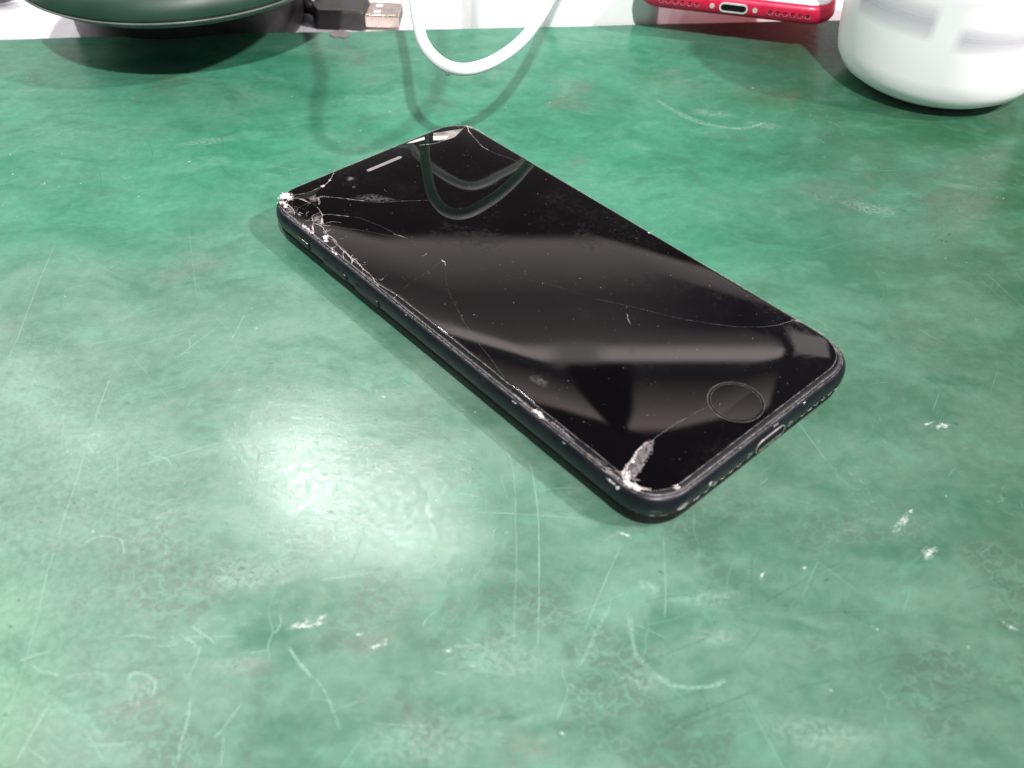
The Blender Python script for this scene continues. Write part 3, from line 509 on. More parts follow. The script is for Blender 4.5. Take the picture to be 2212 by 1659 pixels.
# ------------------------------------------------------------------ the broken phone
PH = {'gap': [(-27.29, 64.51), (-24.87, 63.15), (-21.52, 62.96), (-19.45, 63.17), (-19.5, 62.68), (-21.81, 61.42), (-23.52, 61.47), (-24.92, 60.9), (-24.97, 62.17), (-26.13, 62.81), (-26.91, 63.47)], 'gap2': [(-24.9, 58.79), (-24.3, 57.58), (-24.2, 56.81), (-24.98, 56.27), (-25.03, 57.52), (-25.11, 58.34)], 'cracks': [([(-19.6, 62.94), (-18.38, 63.17), (-16.93, 63.75), (-15.47, 64.34), (-14.28, 65.18), (-13.41, 65.94)], 0.13), ([(-16.88, 63.62), (-15.32, 64.54), (-13.71, 65.77), (-12.57, 66.77), (-11.42, 68.11), (-10.75, 68.54)], 0.12), ([(-22.44, 59.66), (-20.79, 58.71), (-19.56, 57.38), (-18.37, 56.01), (-16.0, 53.0), (-14.08, 50.42)], 0.12), ([(-16.81, 53.54), (-14.82, 51.04), (-11.37, 47.06)], 0.09), ([(-11.37, 47.06), (-6.03, 43.53), (-0.96, 39.58)], 0.035), ([(-24.84, 55.97), (-25.44, 53.08), (-25.79, 52.03)], 0.15), ([(-25.79, 52.03), (-26.88, 50.62), (-27.63, 48.95), (-28.75, 48.27)], 0.3), ([(-28.75, 48.27), (-28.82, 47.02), (-29.53, 44.42), (-29.42, 42.09), (-29.45, 40.54), (-30.07, 38.88)], 0.18), ([(-30.07, 38.88), (-30.02, 38.22), (-30.5, 35.55), (-30.33, 33.88), (-30.62, 32.02), (-30.34, 30.28), (-30.66, 28.18), (-30.96, 26.38)], 0.2), ([(-30.07, 38.88), (-30.95, 38.55), (-31.74, 38.61)], 0.12), ([(-30.5, 35.55), (-31.41, 34.51), (-32.32, 32.88)], 0.14), ([(-30.65, 31.74), (-31.4, 30.89), (-31.96, 29.88)], 0.22), ([(-28.08, 53.32), (-28.75, 51.89), (-29.47, 50.52), (-29.04, 49.5), (-28.75, 48.27)], 0.18), ([(-29.47, 50.52), (-30.56, 49.17), (-31.29, 47.84), (-31.8, 46.67)], 0.4), ([(-28.08, 53.32), (-26.94, 53.52), (-26.07, 53.28), (-25.44, 53.08)], 0.1), ([(-29.95, 52.25), (-28.5, 52.68)], 0.1), ([(-25.79, 52.03), (-24.39, 51.17), (-23.4, 49.82), (-22.12, 48.39), (-21.06, 46.91)], 0.12), ([(-22.7, 49.38), (-20.83, 46.79), (-19.31, 44.61), (-17.55, 38.49), (-16.34, 31.81)], 0.05), ([(-16.96, 33.45), (-16.34, 31.81), (-15.55, 30.01)], 0.1), ([(-15.55, 30.01), (-15.13, 28.55), (-15.68, 26.01)], 0.04), ([(-28.38, 47.95), (-26.98, 46.75)], 0.12), ([(-26.98, 46.75), (-25.89, 44.84), (-24.09, 42.49), (-21.81, 39.41)], 0.055), ([(-23.83, 42.43), (-19.57, 35.69), (-16.72, 31.3)], 0.045), ([(-27.3, 65.04), (-24.51, 63.72), (-22.12, 63.11), (-19.43, 63.33)], 0.12), ([(-27.68, 63.61), (-26.49, 62.77), (-25.96, 61.44), (-25.53, 59.68), (-25.19, 58.34)], 0.2), ([(-29.93, 61.35), (-29.97, 59.67), (-30.33, 58.28), (-31.08, 56.55)], 0.25), ([(-30.0, 43.09), (-29.88, 40.78), (-30.31, 38.65), (-29.98, 36.2), (-30.36, 34.69), (-30.89, 31.52), (-30.76, 29.33), (-30.9, 26.79), (-30.91, 24.47), (-31.22, 22.43), (-31.6, 20.77), (-31.85, 19.29)], 0.14), ([(-30.64, 35.24), (-31.72, 34.04)], 0.12), ([(-30.78, 31.43), (-32.05, 29.84)], 0.2), ([(-30.9, 26.79), (-31.89, 25.61)], 0.14), ([(-30.57, 13.74), (-32.12, 13.16)], 0.14), ([(-14.73, 17.36), (-14.67, 16.12), (-15.35, 14.74)], 0.22), ([(-14.74, 16.47), (-14.7, 19.14), (-15.01, 21.41)], 0.04), ([(-14.94, 16.65), (-17.02, 16.64), (-20.77, 15.77), (-24.85, 15.25), (-28.5, 14.34)], 0.04), ([(-15.54, 15.38), (-17.22, 12.71), (-19.89, 8.73), (-21.93, 4.94), (-23.59, 0.43)], 0.055), ([(-23.59, 0.43), (-25.5, -4.7), (-26.68, -9.25), (-27.77, -13.23), (-28.65, -17.27), (-29.69, -21.05), (-30.88, -24.58), (-31.82, -27.77)], 0.075), ([(-7.63, 3.2), (-5.03, -0.31), (-2.64, -4.41), (-0.66, -8.49), (1.98, -15.2)], 0.03), ([(2.87, -17.45), (5.91, -22.63), (8.71, -27.93), (11.34, -33.28), (14.41, -38.14), (19.53, -44.87), (23.86, -48.6)], 0.035), ([(23.86, -48.6), (26.99, -50.44), (29.63, -51.26), (31.6, -51.9), (32.96, -52.66), (32.9, -54.08)], 0.08), ([(4.32, -25.93), (3.12, -27.26), (2.22, -28.81)], 0.12), ([(-20.18, -55.77), (-18.54, -55.63), (-15.58, -55.68), (-12.59, -55.73), (-10.7, -56.1)], 0.09), ([(-10.7, -56.1), (-8.63, -56.34), (-6.48, -56.53), (-4.42, -56.97)], 0.05), ([(30.98, 62.9), (29.89, 60.81), (29.19, 59.1)], 0.25), ([(29.19, 59.1), (28.19, 55.49), (27.18, 51.8), (27.11, 49.01)], 0.13), ([(27.11, 49.01), (27.52, 45.85), (28.72, 42.44), (29.16, 40.09), (30.07, 37.36), (31.17, 34.87), (31.95, 33.43)], 0.07), ([(29.81, 63.02), (27.69, 62.24), (24.49, 61.14), (21.13, 61.07), (17.51, 61.66), (14.21, 63.64)], 0.1), ([(-31.77, -28.06), (-32.02, -30.3), (-32.19, -32.81), (-31.95, -34.46)], 0.1), ([(-31.42, -39.16), (-31.35, -41.3), (-31.64, -43.79), (-31.46, -45.75)], 0.14), ([(-32.3, -52.9), (-31.64, -54.97), (-31.11, -56.48), (-30.54, -57.61)], 0.15), ([(-32.68, -49.12), (-32.1, -50.28), (-32.12, -52.2)], 0.1)], 'crush': [([(-29.52, 65.18), (-27.91, 66.27), (-27.38, 65.47), (-28.52, 63.62)], 0.9, 420, 0.42, 1), ([(-30.93, 64.11), (-30.23, 63.34), (-30.26, 61.64), (-31.15, 61.02)], 0.5, 140, 0.32, 1), ([(-33.56, 59.01), (-33.08, 59.11)], 0.35, 25, 0.28, 1), ([(-32.74, 57.64), (-32.66, 54.57), (-32.17, 52.17), (-31.98, 50.38)], 0.45, 130, 0.24, 0.5), ([(-32.01, 51.38), (-32.03, 49.78), (-32.13, 48.08), (-32.11, 46.95)], 0.45, 170, 0.28, 1), ([(-32.45, 46.43), (-32.72, 42.09), (-32.87, 37.89)], 0.3, 80, 0.2, 0.5), ([(-30.8, 43.75), (-30.07, 43.6), (-31.14, 42.62), (-31.4, 41.59)], 0.55, 130, 0.34, 1), ([(-32.74, 38.08), (-32.53, 36.68), (-32.36, 35.47)], 0.3, 70, 0.26, 1), ([(-18.82, 63.18), (-18.0, 63.21)], 0.4, 45, 0.3, 1), ([(-15.52, 64.39), (-15.2, 64.48)], 0.3, 20, 0.25, 1), ([(-24.29, 56.54), (-23.21, 57.0), (-22.99, 58.55), (-21.99, 59.27), (-20.75, 59.03)], 0.28, 80, 0.24, 0.7), ([(-30.21, 49.51), (-31.55, 47.43)], 0.18, 50, 0.2, 1), ([(-28.43, 48.65), (-26.77, 50.53)], 0.25, 60, 0.24, 1), ([(-31.76, 38.96), (-32.12, 37.42)], 0.3, 20, 0.22, 1), ([(-29.79, -58.06), (-31.62, -59.79), (-31.35, -61.66), (-30.91, -62.87)], 0.62, 330, 0.4, 1), ([(-30.68, -62.66), (-29.65, -63.96)], 0.4, 50, 0.22, 1), ([(-32.14, -34.29), (-31.73, -35.36), (-32.12, -36.92)], 0.5, 120, 0.34, 1), ([(-32.12, -36.92), (-31.54, -39.29), (-31.45, -42.13), (-31.55, -44.77)], 0.35, 90, 0.24, 0.6), ([(-31.97, -27.88), (-32.07, -30.74), (-31.97, -33.72)], 0.3, 60, 0.2, 0.5), ([(-32.58, -55.21), (-32.21, -57.21), (-32.03, -59.03)], 0.55, 130, 0.26, 0.5), ([(-33.68, -59.44), (-33.36, -60.94)], 0.35, 60, 0.3, 1), ([(-33.43, -45.82), (-33.41, -46.51)], 0.3, 20, 0.24, 1), ([(-31.86, -50.04), (-31.61, -52.21), (-31.24, -54.25)], 0.3, 50, 0.18, 0.5), ([(30.9, 63.83), (31.48, 62.47), (31.81, 61.33)], 0.5, 90, 0.34, 0.7), ([(32.23, 61.83), (32.42, 59.51), (32.44, 56.51)], 0.3, 60, 0.28, 0.6), ([(32.72, -54.21), (32.7, -55.94), (32.42, -58.84)], 0.25, 60, 0.24, 0.6), ([(31.6, -7.27), (31.72, -8.42)], 0.3, 14, 0.22, 1), ([(38.5, 37.42), (37.05, 21.26), (34.77, 7.0)], 0.12, 16, 0.14, 0.5), ([(30.09, -20.74), (30.99, -36.94), (31.59, -49.66)], 0.12, 14, 0.14, 0.5), ([(-25.76, -66.52), (-24.92, -67.05)], 0.35, 30, 0.34, 1)], 'spur': [(-20.13, -55.73), (-21.11, -55.95), (-22.16, -57.17), (-24.15, -58.06), (-25.91, -58.69), (-27.79, -59.6), (-29.96, -59.81), (-31.55, -59.67), (-30.82, -57.81), (-29.11, -57.19), (-26.01, -56.45), (-24.24, -55.8), (-22.51, -55.54), (-21.32, -55.46)], 'flakes': [[(-12.3, 52.95), (-15.69, 53.72), (-13.85, 50.75)], [(-15.83, 53.62), (-14.04, 53.95), (-10.14, 51.87), (-7.91, 47.47), (-6.14, 43.81), (-11.31, 46.71), (-14.35, 50.82)], [(-24.59, 61.15), (-21.51, 61.35), (-22.38, 60.14), (-22.32, 59.03), (-23.9, 57.93), (-24.73, 58.65)], [(-30.2, 57.15), (-29.72, 56.57), (-29.77, 55.43), (-30.36, 54.77), (-30.62, 55.82)], [(-28.43, 52.78), (-26.14, 53.17), (-26.09, 51.95), (-27.54, 49.86), (-28.4, 48.95), (-29.14, 50.9)], [(-26.13, 62.81), (-25.26, 61.72), (-25.12, 58.98), (-25.57, 59.88), (-26.03, 61.32)], [(-30.07, 61.13), (-30.0, 59.35), (-31.13, 56.6), (-31.7, 57.42), (-32.36, 59.33)]], 'smudges': [[(-26.45, -26.1), (-24.57, -27.21), (-24.01, -29.75), (-24.71, -31.66), (-26.5, -30.87), (-26.54, -28.57), (-27.03, -27.13)], [(-26.44, -34.64), (-25.64, -35.32), (-26.6, -35.57)]], 'chunkbr': [[(21.25, 66.43), (25.53, 64.5), (29.47, 62.88), (24.53, 60.68), (21.45, 60.96), (18.6, 63.05)], [(20.17, 65.06), (23.75, 62.28), (21.97, 61.52), (20.38, 62.2), (18.83, 63.35)], [(18.02, 66.38), (14.95, 66.73), (11.98, 66.77), (13.87, 65.83), (17.15, 65.11)]], 'slot': [(-4.99, 62.31), (6.53, 61.68)], 'home': [(0.8, -59.74)], 'homeR': [(-2.74, -55.61), (4.21, -63.93), (5.57, -55.92), (-2.55, -63.6)], 'lens': [(-10.62, 61.58), (-12.21, 57.55)], 'mute': [(-34.4, 52.0), (-34.6, 45.9)], 'vol1': [(-33.7, 40.6), (-34.4, 29.8)], 'vol2': [(-34.1, 27.3), (-34.6, 16.8)], 'port': [(-3.7, -69.3), (5.8, -69.0)], 'holes': [(12.1, -69.4), (14.6, -69.5), (16.8, -69.6), (19.1, -69.7), (21.6, -69.6), (23.8, -69.5), (7.6, -69.3), (-6.1, -69.2), (-11.4, -69.1), (-13.8, -69.1)], 'chips': [(-17.7, -67.7), (-25.3, -67.7), (-30.1, -65.6), (-32.9, -63.1), (-32.3, -64.9), (-21.9, -68.2)]}
PW, PL, PT, PR = 67.1, 138.3, 7.1, 10.2
phone = empty('smartphone', (-.09, -3.28, 2.6), 42.217)
phone.scale = (.9817, .9817, .9817)
tag(phone, 'black smartphone with cracked glass lying face up in the middle of the green mat', 'smartphone')
def off_ring(inset, z, step=1.2, hw=PW / 2, hl=PL / 2, r=PR):
    return [(x, y, z) for x, y in base_off(inset)]
def outline(dl, dr, db, dt, r):
    """rounded rectangle with the same vertex layout for any inset"""
    x0, x1, y0, y1 = -PW / 2 + dl, PW / 2 - dr, -PL / 2 + db, PL / 2 - dt
    pts = []; nc = 16
    for (cx, cy, a0, kl, nx_, ny_) in ((x1 - r, y1 - r, 0, 34, -1, 0), (x0 + r, y1 - r, 90, 64, 0, -1), (x0 + r, y0 + r, 180, 34, 1, 0), (x1 - r, y0 + r, 270, 64, 0, 1)):
        for k in range(nc + 1):
            a = R(a0 + 90 * k / nc); c, s_ = math.cos(a), math.sin(a); e = .92
            pts.append((cx + r * math.copysign(abs(c) ** e, c), cy + r * math.copysign(abs(s_) ** e, s_)))
        ex, ey = pts[-1]
        L = (x1 - x0 if nx_ else y1 - y0) - 2 * r
        for k in range(1, kl): pts.append((ex + nx_ * L * k / kl, ey + ny_ * L * k / kl))
    return pts
def base_off(d): return outline(d, d, d, d, max(PR - d, .4))
_out = base_off(0); _nrm = []
for i in range(len(_out)):
    a = _out[i - 1]; b_ = _out[(i + 1) % len(_out)]
    t = Vector((b_[0] - a[0], b_[1] - a[1])).normalized(); _nrm.append((-t.y, t.x))
prof = [(6.5, 1.2), (4.6, 1.2), (2.9, 1.25), (1.2, 1.35), (.50, 1.8), (.12, 2.6), (0, 3.7), (.05, 4.6), (.25, 5.4), (.6, 6.05), (.98, 6.45), (1.15, 6.5), (1.2, 6.3), (1.3, 5.9), (3.5, 5.9)]
rings = [[(x, y, z) for x, y in base_off(i_)] for i_, z in prof]
hous = loft('housing', rings, M_body, phone)
def prof_inset(z):
    for (i0, z0), (i1, z1) in zip(prof[3:10], prof[4:11]):
        if z0 <= z <= z1: return i0 + (i1 - i0) * (z - z0) / (z1 - z0)
    return 1.2
M_back = varied('matt_black_back', (.003, .003, .0035), (.007, .007, .008), (.45, .6), 500, spec=.2)
loft('back_cover', [[(x, y, z) for x, y in base_off(i_)] for i_, z in ((1.3, 1.5), (.72, 1.38), (.66, .5), (.78, -.5), (1.2, -1.4), (2.2, -2.25), (5.5, -2.62))], M_back, phone)
# bezel frame round the glass
prof2 = [(1.32, 5.8), (1.30, 6.55), (1.42, 6.78), (1.62, 6.80), (1.78, 6.66), (2.0, 6.62), (4.6, 6.60), (5.0, 6.0)]
rings = [[(x, y, z) for x, y in base_off(i_)] for i_, z in prof2]
bez = loft('bezel', rings, M_bezel, phone, cap1=True)
_sg = [[(x, y, z) for x, y in base_off(i_)] for i_, z in ((1.95, 6.2), (2.0, 6.66), (5.0, 6.64), (5.1, 6.2))]
loft('seal_gap', _sg, M_void, phone, cap0=False, cap1=False)
# glass: outline pulled in along the lifted left and bottom edges
def sstep(x): x = max(0, min(1, x)); return x * x * (3 - 2 * x)
def lift(y): return 1.35 * sstep((26 - y) / 16) * sstep((y + 63) / 8) + .05 * math.sin(y * .6)
def gring(d, z):
    out = []
    for x, y in outline(1.45 + d, 1.45 + d, 2.6 + d, 1.45 + d, max(9.0 - d, .6)):
        if x < 0: x += lift(y) * max(0, 1 - d / 12) * sstep(-x / 22)
        out.append((x, y, z))
    return out
def gz(d):
    z = 7.12
    if d < 11: z -= .12 * (1 - d / 11) ** 2
    if d < .35: z -= .16 * (1 - d / .35) ** 2.4
    return z
rr_ = [gring(0, 6.5)] + [gring(d, gz(d)) for d in (0, .08, .2, .35, .6, 1, 1.5, 2, 3, 4, 5, 6, 7, 8, 9, 10, 11, 12, 13, 14)]
glass = loft('display_glass', rr_, M_glass, phone, cap0=False, cap1=True)
def gtop(x, y):
    """height of the glass surface at a point"""
    dx = PW / 2 - abs(x) - 1.45 - (lift(y) if x < 0 else 0); dy = PL / 2 - abs(y) - 1.45 - (1.15 if y < 0 else 0)
    d = max(0, min(dx, dy))
    return gz(d)
# bright worn line along the rim
def rim_line(name, inset, z, r, seed, mat_, f=None):
    rg = random.Random(seed)
    pts = base_off(inset) if f is None else [(a[0], a[1]) for a in gring(inset, 0)]
    P_ = [Vector((x, y, z)) for x, y in pts]; P_.append(P_[0]); P_.append(P_[1])
    dens = []
    for a, b_ in zip(P_[:-1], P_[1:]):
        k = max(1, int((b_ - a).length / .5))
        for i in range(k): dens.append(a.lerp(b_, i / k))
    V, F = tube_geo(dens, lambda i: r * rg.uniform(.35, 1.25), 6)
    return mesh(name, V, F, mat_, phone)
rim_line('rim_edge', 1.12, 6.50, .055, 1, M_rim)
rim_line('rim_edge', 1.5, 6.80, .05, 2, M_rim)
rim_line('back_edge', .60, 1.84, .04, 4, M_bezel)
rim_line('glass_edge', 0.02, 6.97, .045, 3, M_rim, 1)

# cracks
cr = random.Random(11)
def crack_geo(lines, jit=.05):
    V, F = [], []
    for pts, wd in lines:
        q = [Vector((x, y, 0)) for x, y in pts]
        d = []
        for a, b_ in zip(q[:-1], q[1:]):
            k = max(1, int((b_ - a).length / .45))
            for i in range(k): d.append(a.lerp(b_, i / k))
        d.append(q[-1]); L = len(d); s0 = len(V)
        for i, p in enumerate(d):
            t = (d[min(i + 1, L - 1)] - d[max(i - 1, 0)]).normalized(); nn = Vector((-t.y, t.x, 0))
            if 0 < i < L - 1: p = p + nn * cr.gauss(0, jit)
            k = wd * .5 * cr.uniform(.5, 1.35); zt = gtop(p.x, p.y)
            V += [(p.x + nn.x * k, p.y + nn.y * k, zt + .003), (p.x + nn.x * k * .2, p.y + nn.y * k * .2, zt + .02 + k * .35), (p.x - nn.x * k, p.y - nn.y * k, zt + .003)]
        for i in range(L - 1):
            a = s0 + 3 * i
            F += [(a, a + 1, a + 4, a + 3), (a + 1, a + 2, a + 5, a + 4)]
    return V, F
strong = [c_ for c_ in PH['cracks'] if c_[1] >= .1]; hair = [c_ for c_ in PH['cracks'] if c_[1] < .1]
for k, c_ in enumerate(strong):
    V, F = crack_geo([c_]); mesh('crack', V, F, M_crack, phone, smooth=False, recalc=False)
for k, c_ in enumerate(hair):
    V, F = crack_geo([(c_[0], c_[1])], .015); mesh('hairline_crack', V, F, M_hair, phone, smooth=False, recalc=False)
# splinters branching off the broken edge and the impact corner
spl = random.Random(31)
edge_path = [(-30.6, 60.5), (-28.5, 56.5), (-27.5, 51), (-27.8, 48), (-28.6, 44), (-29.4, 39), (-30.2, 33), (-30.8, 28), (-31.1, 22), (-31.4, 17)]
for k in range(64):
    t = spl.random() ** 1.3 * (len(edge_path) - 1.001); i = int(t); u = t - i
    ax = edge_path[i][0] + (edge_path[i + 1][0] - edge_path[i][0]) * u + spl.gauss(0, .6); ay = edge_path[i][1] + (edge_path[i + 1][1] - edge_path[i][1]) * u + spl.gauss(0, .6)
    a = spl.uniform(0, 6.28); L = spl.uniform(.5, 3.2) * (1.15 if t < 4 else .6)
    pts = [(ax, ay)]
    for _ in range(spl.choice((1, 2, 3))):
        a += spl.gauss(0, .5); pts.append((pts[-1][0] + math.cos(a) * L / 2, pts[-1][1] + math.sin(a) * L / 2))
    pts = [(max(x, -32.2), y) for x, y in pts]
    V, F = crack_geo([(pts, spl.uniform(.035, .11))], .03)
    mesh('splinter', V, F, M_crack if spl.random() < .4 else M_hair, phone, smooth=False, recalc=False)
for cx, cy, n_s, L0 in ((-30.5, 62, 16, 4.0), (30.2, 64.3, 9, 2.4), (-30.3, -59.6, 12, 2.2), (-16.3, 21.4, 5, 1.2), (31.6, -52, 7, 1.8)):
    for k in range(n_s):
        a = spl.uniform(0, 6.28); L = L0 * spl.uniform(.3, 1); p1 = (cx + math.cos(a) * L * .5, cy + math.sin(a) * L * .5); a += spl.gauss(0, .3)
        pts = [(cx, cy), p1, (p1[0] + math.cos(a) * L * .5, p1[1] + math.sin(a) * L * .5)]
        pts = [(max(-32.2, min(32.2, x)), max(-65.5, min(67.6, y))) for x, y in pts]
        V, F = crack_geo([(pts, spl.uniform(.04, .13))], .04)
        mesh('splinter', V, F, M_crack if spl.random() < .5 else M_hair, phone, smooth=False, recalc=False)
# missing glass: dark holes
def plate_on(name, poly, mat_, dz, th=0, parent=phone, slope=(0, 0)):
    cx = sum(p[0] for p in poly) / len(poly); cy = sum(p[1] for p in poly) / len(poly)
    z0 = gtop(cx, cy) + dz
    V = [(x, y, max(gtop(x, y) + .004, z0 + (x - cx) * slope[0] + (y - cy) * slope[1]) if th == 0 else z0 + (x - cx) * slope[0] + (y - cy) * slope[1]) for x, y in poly]
    L = len(V); F = [tuple(range(L))]
    if th:
        V += [(x, y, z - th) for x, y, z in V]
        for i in range(L): F.append((i, L + i, L + (i + 1) % L, (i + 1) % L))
    return mesh(name, V, F, mat_, parent, smooth=False)
plate_on('glass_gap', PH['gap'], M_void, .006)
plate_on('glass_gap', PH['gap2'], M_void, .006)
for p in PH['flakes'][2:]:
    plates('glass_flake', [p], M_flk, lambda k: 7.13, phone)
for p in [PH['flakes'][1]] + PH['smudges']: plates('smear', [p], M_smear, lambda k: 7.13, phone)
# corner shard; the bright reflection on it is painted as pale facets
M_shard = varied('shard_reflection_paint', (.50, .46, .41), (.75, .70, .64), (.15, .25), 300)
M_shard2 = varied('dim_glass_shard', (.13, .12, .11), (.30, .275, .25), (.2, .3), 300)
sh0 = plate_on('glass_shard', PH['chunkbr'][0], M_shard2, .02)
plate_on('painted_reflection', PH['chunkbr'][1], M_shard, .05, parent=sh0); plate_on('painted_reflection', PH['chunkbr'][2], M_shard, .05, parent=sh0)
# crushed glass; the last cluster, by the bottom edge, paints a lamp glint
def crush_geo(paths):
    V, F = [], []
    for pts, hw, cnt, size, wh in paths:
        q = [Vector((x, y, 0)) for x, y in pts]
        seg = [(b_ - a).length + 1e-6 for a, b_ in zip(q[:-1], q[1:])]; tot = sum(seg)
        for _ in range(cnt):
            t = cr.uniform(0, tot); i = 0
            while i < len(seg) - 1 and t > seg[i]: t -= seg[i]; i += 1
            p = q[i].lerp(q[i + 1], min(1, t / seg[i])) + Vector((cr.gauss(0, hw * .5), cr.gauss(0, hw * .5), 0))
            if abs(p.x) > PW / 2 - .9 or abs(p.y) > PL / 2 - .9: continue
            s = size * cr.uniform(.35, 1.0); z = gtop(p.x, p.y) + cr.uniform(-.02, .10)
            s0 = len(V); a0 = cr.uniform(0, 6.28)
            for k in range(3):
                a = a0 + k * 2.1 + cr.uniform(-.5, .5)
                V.append((p.x + math.cos(a) * s * .6, p.y + math.sin(a) * s * .6, z + cr.uniform(-.05, .1)))
            V.append((p.x + cr.uniform(-.1, .1) * s, p.y + cr.uniform(-.1, .1) * s, z + s * cr.uniform(.2, .6)))
            F += [(s0, s0 + 1, s0 + 3), (s0 + 1, s0 + 2, s0 + 3), (s0 + 2, s0, s0 + 3)]
    return V, F
for sel, mt in ((lambda g_: g_[4] >= .9, M_crush), (lambda g_: g_[4] < .9, M_crush2)):
    for g_ in [g_ for g_ in PH['crush'] if sel(g_)]:
        V, F = crush_geo([g_])
        if V: mesh('crushed_glass', V, F, mt, phone, smooth=False)
# long peeled spur of shattered glass near the lower corner
sp_ = PH['spur']
plate_on('glass_flake', sp_, M_flake, .012)
V, F = crush_geo([([sp_[i] for i in (0, 2, 4, 6, 8)], .5, 200, .26, 1)])
mesh('crushed_glass', V, F, M_crush2, phone, smooth=False)
V, F = crush_geo([([sp_[i] for i in (13, 12, 11, 10, 9, 8, 7)], .3, 200, .28, 1)])
mesh('crushed_glass', V, F, M_crush, phone, smooth=False)
# scattered grit on the glass
V, F = [], []
for _ in range(90):
    x, y = cr.uniform(-30, 31), cr.uniform(-64, 66); s = cr.choice((.05, .06, .08, .08, .11)); z = gtop(x, y)
    s0 = len(V)
    V += [(x - s, y - s * .6, z + .004), (x + s, y - s * .5, z + .004), (x + cr.uniform(-s, s), y + s, z + .004), (x, y, z + s)]
    F += [(s0, s0 + 1, s0 + 3), (s0 + 1, s0 + 2, s0 + 3), (s0 + 2, s0, s0 + 3)]
tag(mesh('dust', V, F, M_crush2, phone, smooth=False), kind='stuff')
# fine hair scratches by the lower corner
V, F = crack_geo([([(-27 + cr.uniform(-4, 9), -63.8 + cr.uniform(-1.2, 1.2)), (-27 + cr.uniform(-4, 9), -64 + cr.uniform(-1.5, 1.5))], .04) for _ in range(6)], .03)

# home button, earpiece, front camera
hb = (0.8, -59.7)
def ringmesh(name, cx, cy, r0, r1, z, mat_, parent, n=72, jag=0.0, rise=0):
    V = []; F = []
    for i in range(n):
        a = 2 * math.pi * i / n
        for r in (r0, r1):
            rr2 = r + cr.uniform(-jag, jag); x, y = cx + rr2 * math.cos(a), cy + rr2 * math.sin(a)
            V.append((x, y, gtop(x, y) + z + (rise if r == r0 else 0)))
    for i in range(n):
        j = (i + 1) % n; F.append((2 * i, 2 * j, 2 * j + 1, 2 * i + 1))
    return mesh(name, V, F, mat_, parent)
btn = sharp(lathe('home_button', [(5.15, 6.9), (5.15, 7.085), (5.08, 7.10), (.005, 7.10)], M_glass, phone, 72, hb), 1)
ringmesh('button_ring', hb[0], hb[1], 5.17, 5.72, .010, M_void, btn)
ringmesh('button_ring_edge', hb[0], hb[1], 5.70, 5.82, .014, M_ring, btn, jag=.02)
ringmesh('button_ring_edge', hb[0], hb[1], 5.12, 5.19, .020, M_ring, btn, jag=.02)
def stadium(cx, cy, L, r, rot=0, n=10):
    pts = []
    for s, a0 in ((1, -90), (-1, 90)):
        for k in range(n + 1):
            a = R(a0 + 180 * k / n); pts.append((s * (L / 2 - r) + r * math.cos(a), r * math.sin(a)))
    c, s_ = math.cos(R(rot)), math.sin(R(rot))
    return [(cx + x * c - y * s_, cy + x * s_ + y * c) for x, y in pts]
sl = PH['slot']; scx, scy = (sl[0][0] + sl[1][0]) / 2, (sl[0][1] + sl[1][1]) / 2
plate_on('earpiece_slot', stadium(.8, 61.9, 11.6, .62), M_grille, .008)
lx, ly = PH['lens'][0]
cl_ = plates('front_camera', [[(lx + 1.35 * math.cos(k * .35), ly + 1.35 * math.sin(k * .35)) for k in range(18)]], M_smear, lambda k: 7.125, phone)
plate_on('lens', [(lx + .6 * math.cos(k * .52), ly + .6 * math.sin(k * .52)) for k in range(12)], M_flake, .014, parent=cl_)
lx2, ly2 = PH['lens'][1]
plate_on('light_sensor', [(lx2 + .5 * math.cos(k * .52), ly2 + .5 * math.sin(k * .52)) for k in range(12)], M_bezel, .008)

# side buttons on the left long edge
def side_slab(name, y0, y1, z0, z1, out, mat_, r=.5, parent=phone, x0=-PW / 2):
    yc, zc = (y0 + y1) / 2, (z0 + z1) / 2
    pts = stadium(yc, zc, abs(y1 - y0), abs(z1 - z0) / 2)
    V = [(x0 + .5, p[0], p[1]) for p in pts] + [(x0 - out + .15, p[0], p[1]) for p in pts] + \
        [(x0 - out, yc + (p[0] - yc) * .97, zc + (p[1] - zc) * .8) for p in pts]
    L = len(pts); F = []
    for k in (0, 1):
        for i in range(L): F.append((k * L + i, k * L + (i + 1) % L, (k + 1) * L + (i + 1) % L, (k + 1) * L + i))
    F.append(tuple(2 * L + i for i in range(L)))
    return sharp(mesh(name, V, F, mat_, parent))
for y0, y1 in ((30.4, 40.6), (17.2, 27.2)):
    gsl = side_slab('volume_button', y0, y1, 2.2, 4.2, .27, M_body)
    V, F = tube_geo([(-PW / 2 - .16, y0 + .9, 4.12), (-PW / 2 - .16, y1 - .4, 4.12)], .045, 6); mesh('button_edge', V, F, M_bezel, gsl)
    V, F = tube_geo([(-PW / 2 - .16, y0 + .35, 4.0), (-PW / 2 - .18, y0 + .9, 4.12)], .11, 6); mesh('worn_spot', V, F, M_rim, gsl)
ms = side_slab('mute_switch', 46.2, 51.6, 2.5, 4.6, .10, M_void)
lever = side_slab('switch_lever', 47.2, 51.3, 2.6, 3.9, .2, M_body, parent=ms)
V, F = tube_geo([(-PW / 2 - .18, 47.1, 4.42), (-PW / 2 - .18, 51.6, 4.42)], .13, 6); mesh('slot_edge', V, F, M_metal, ms)
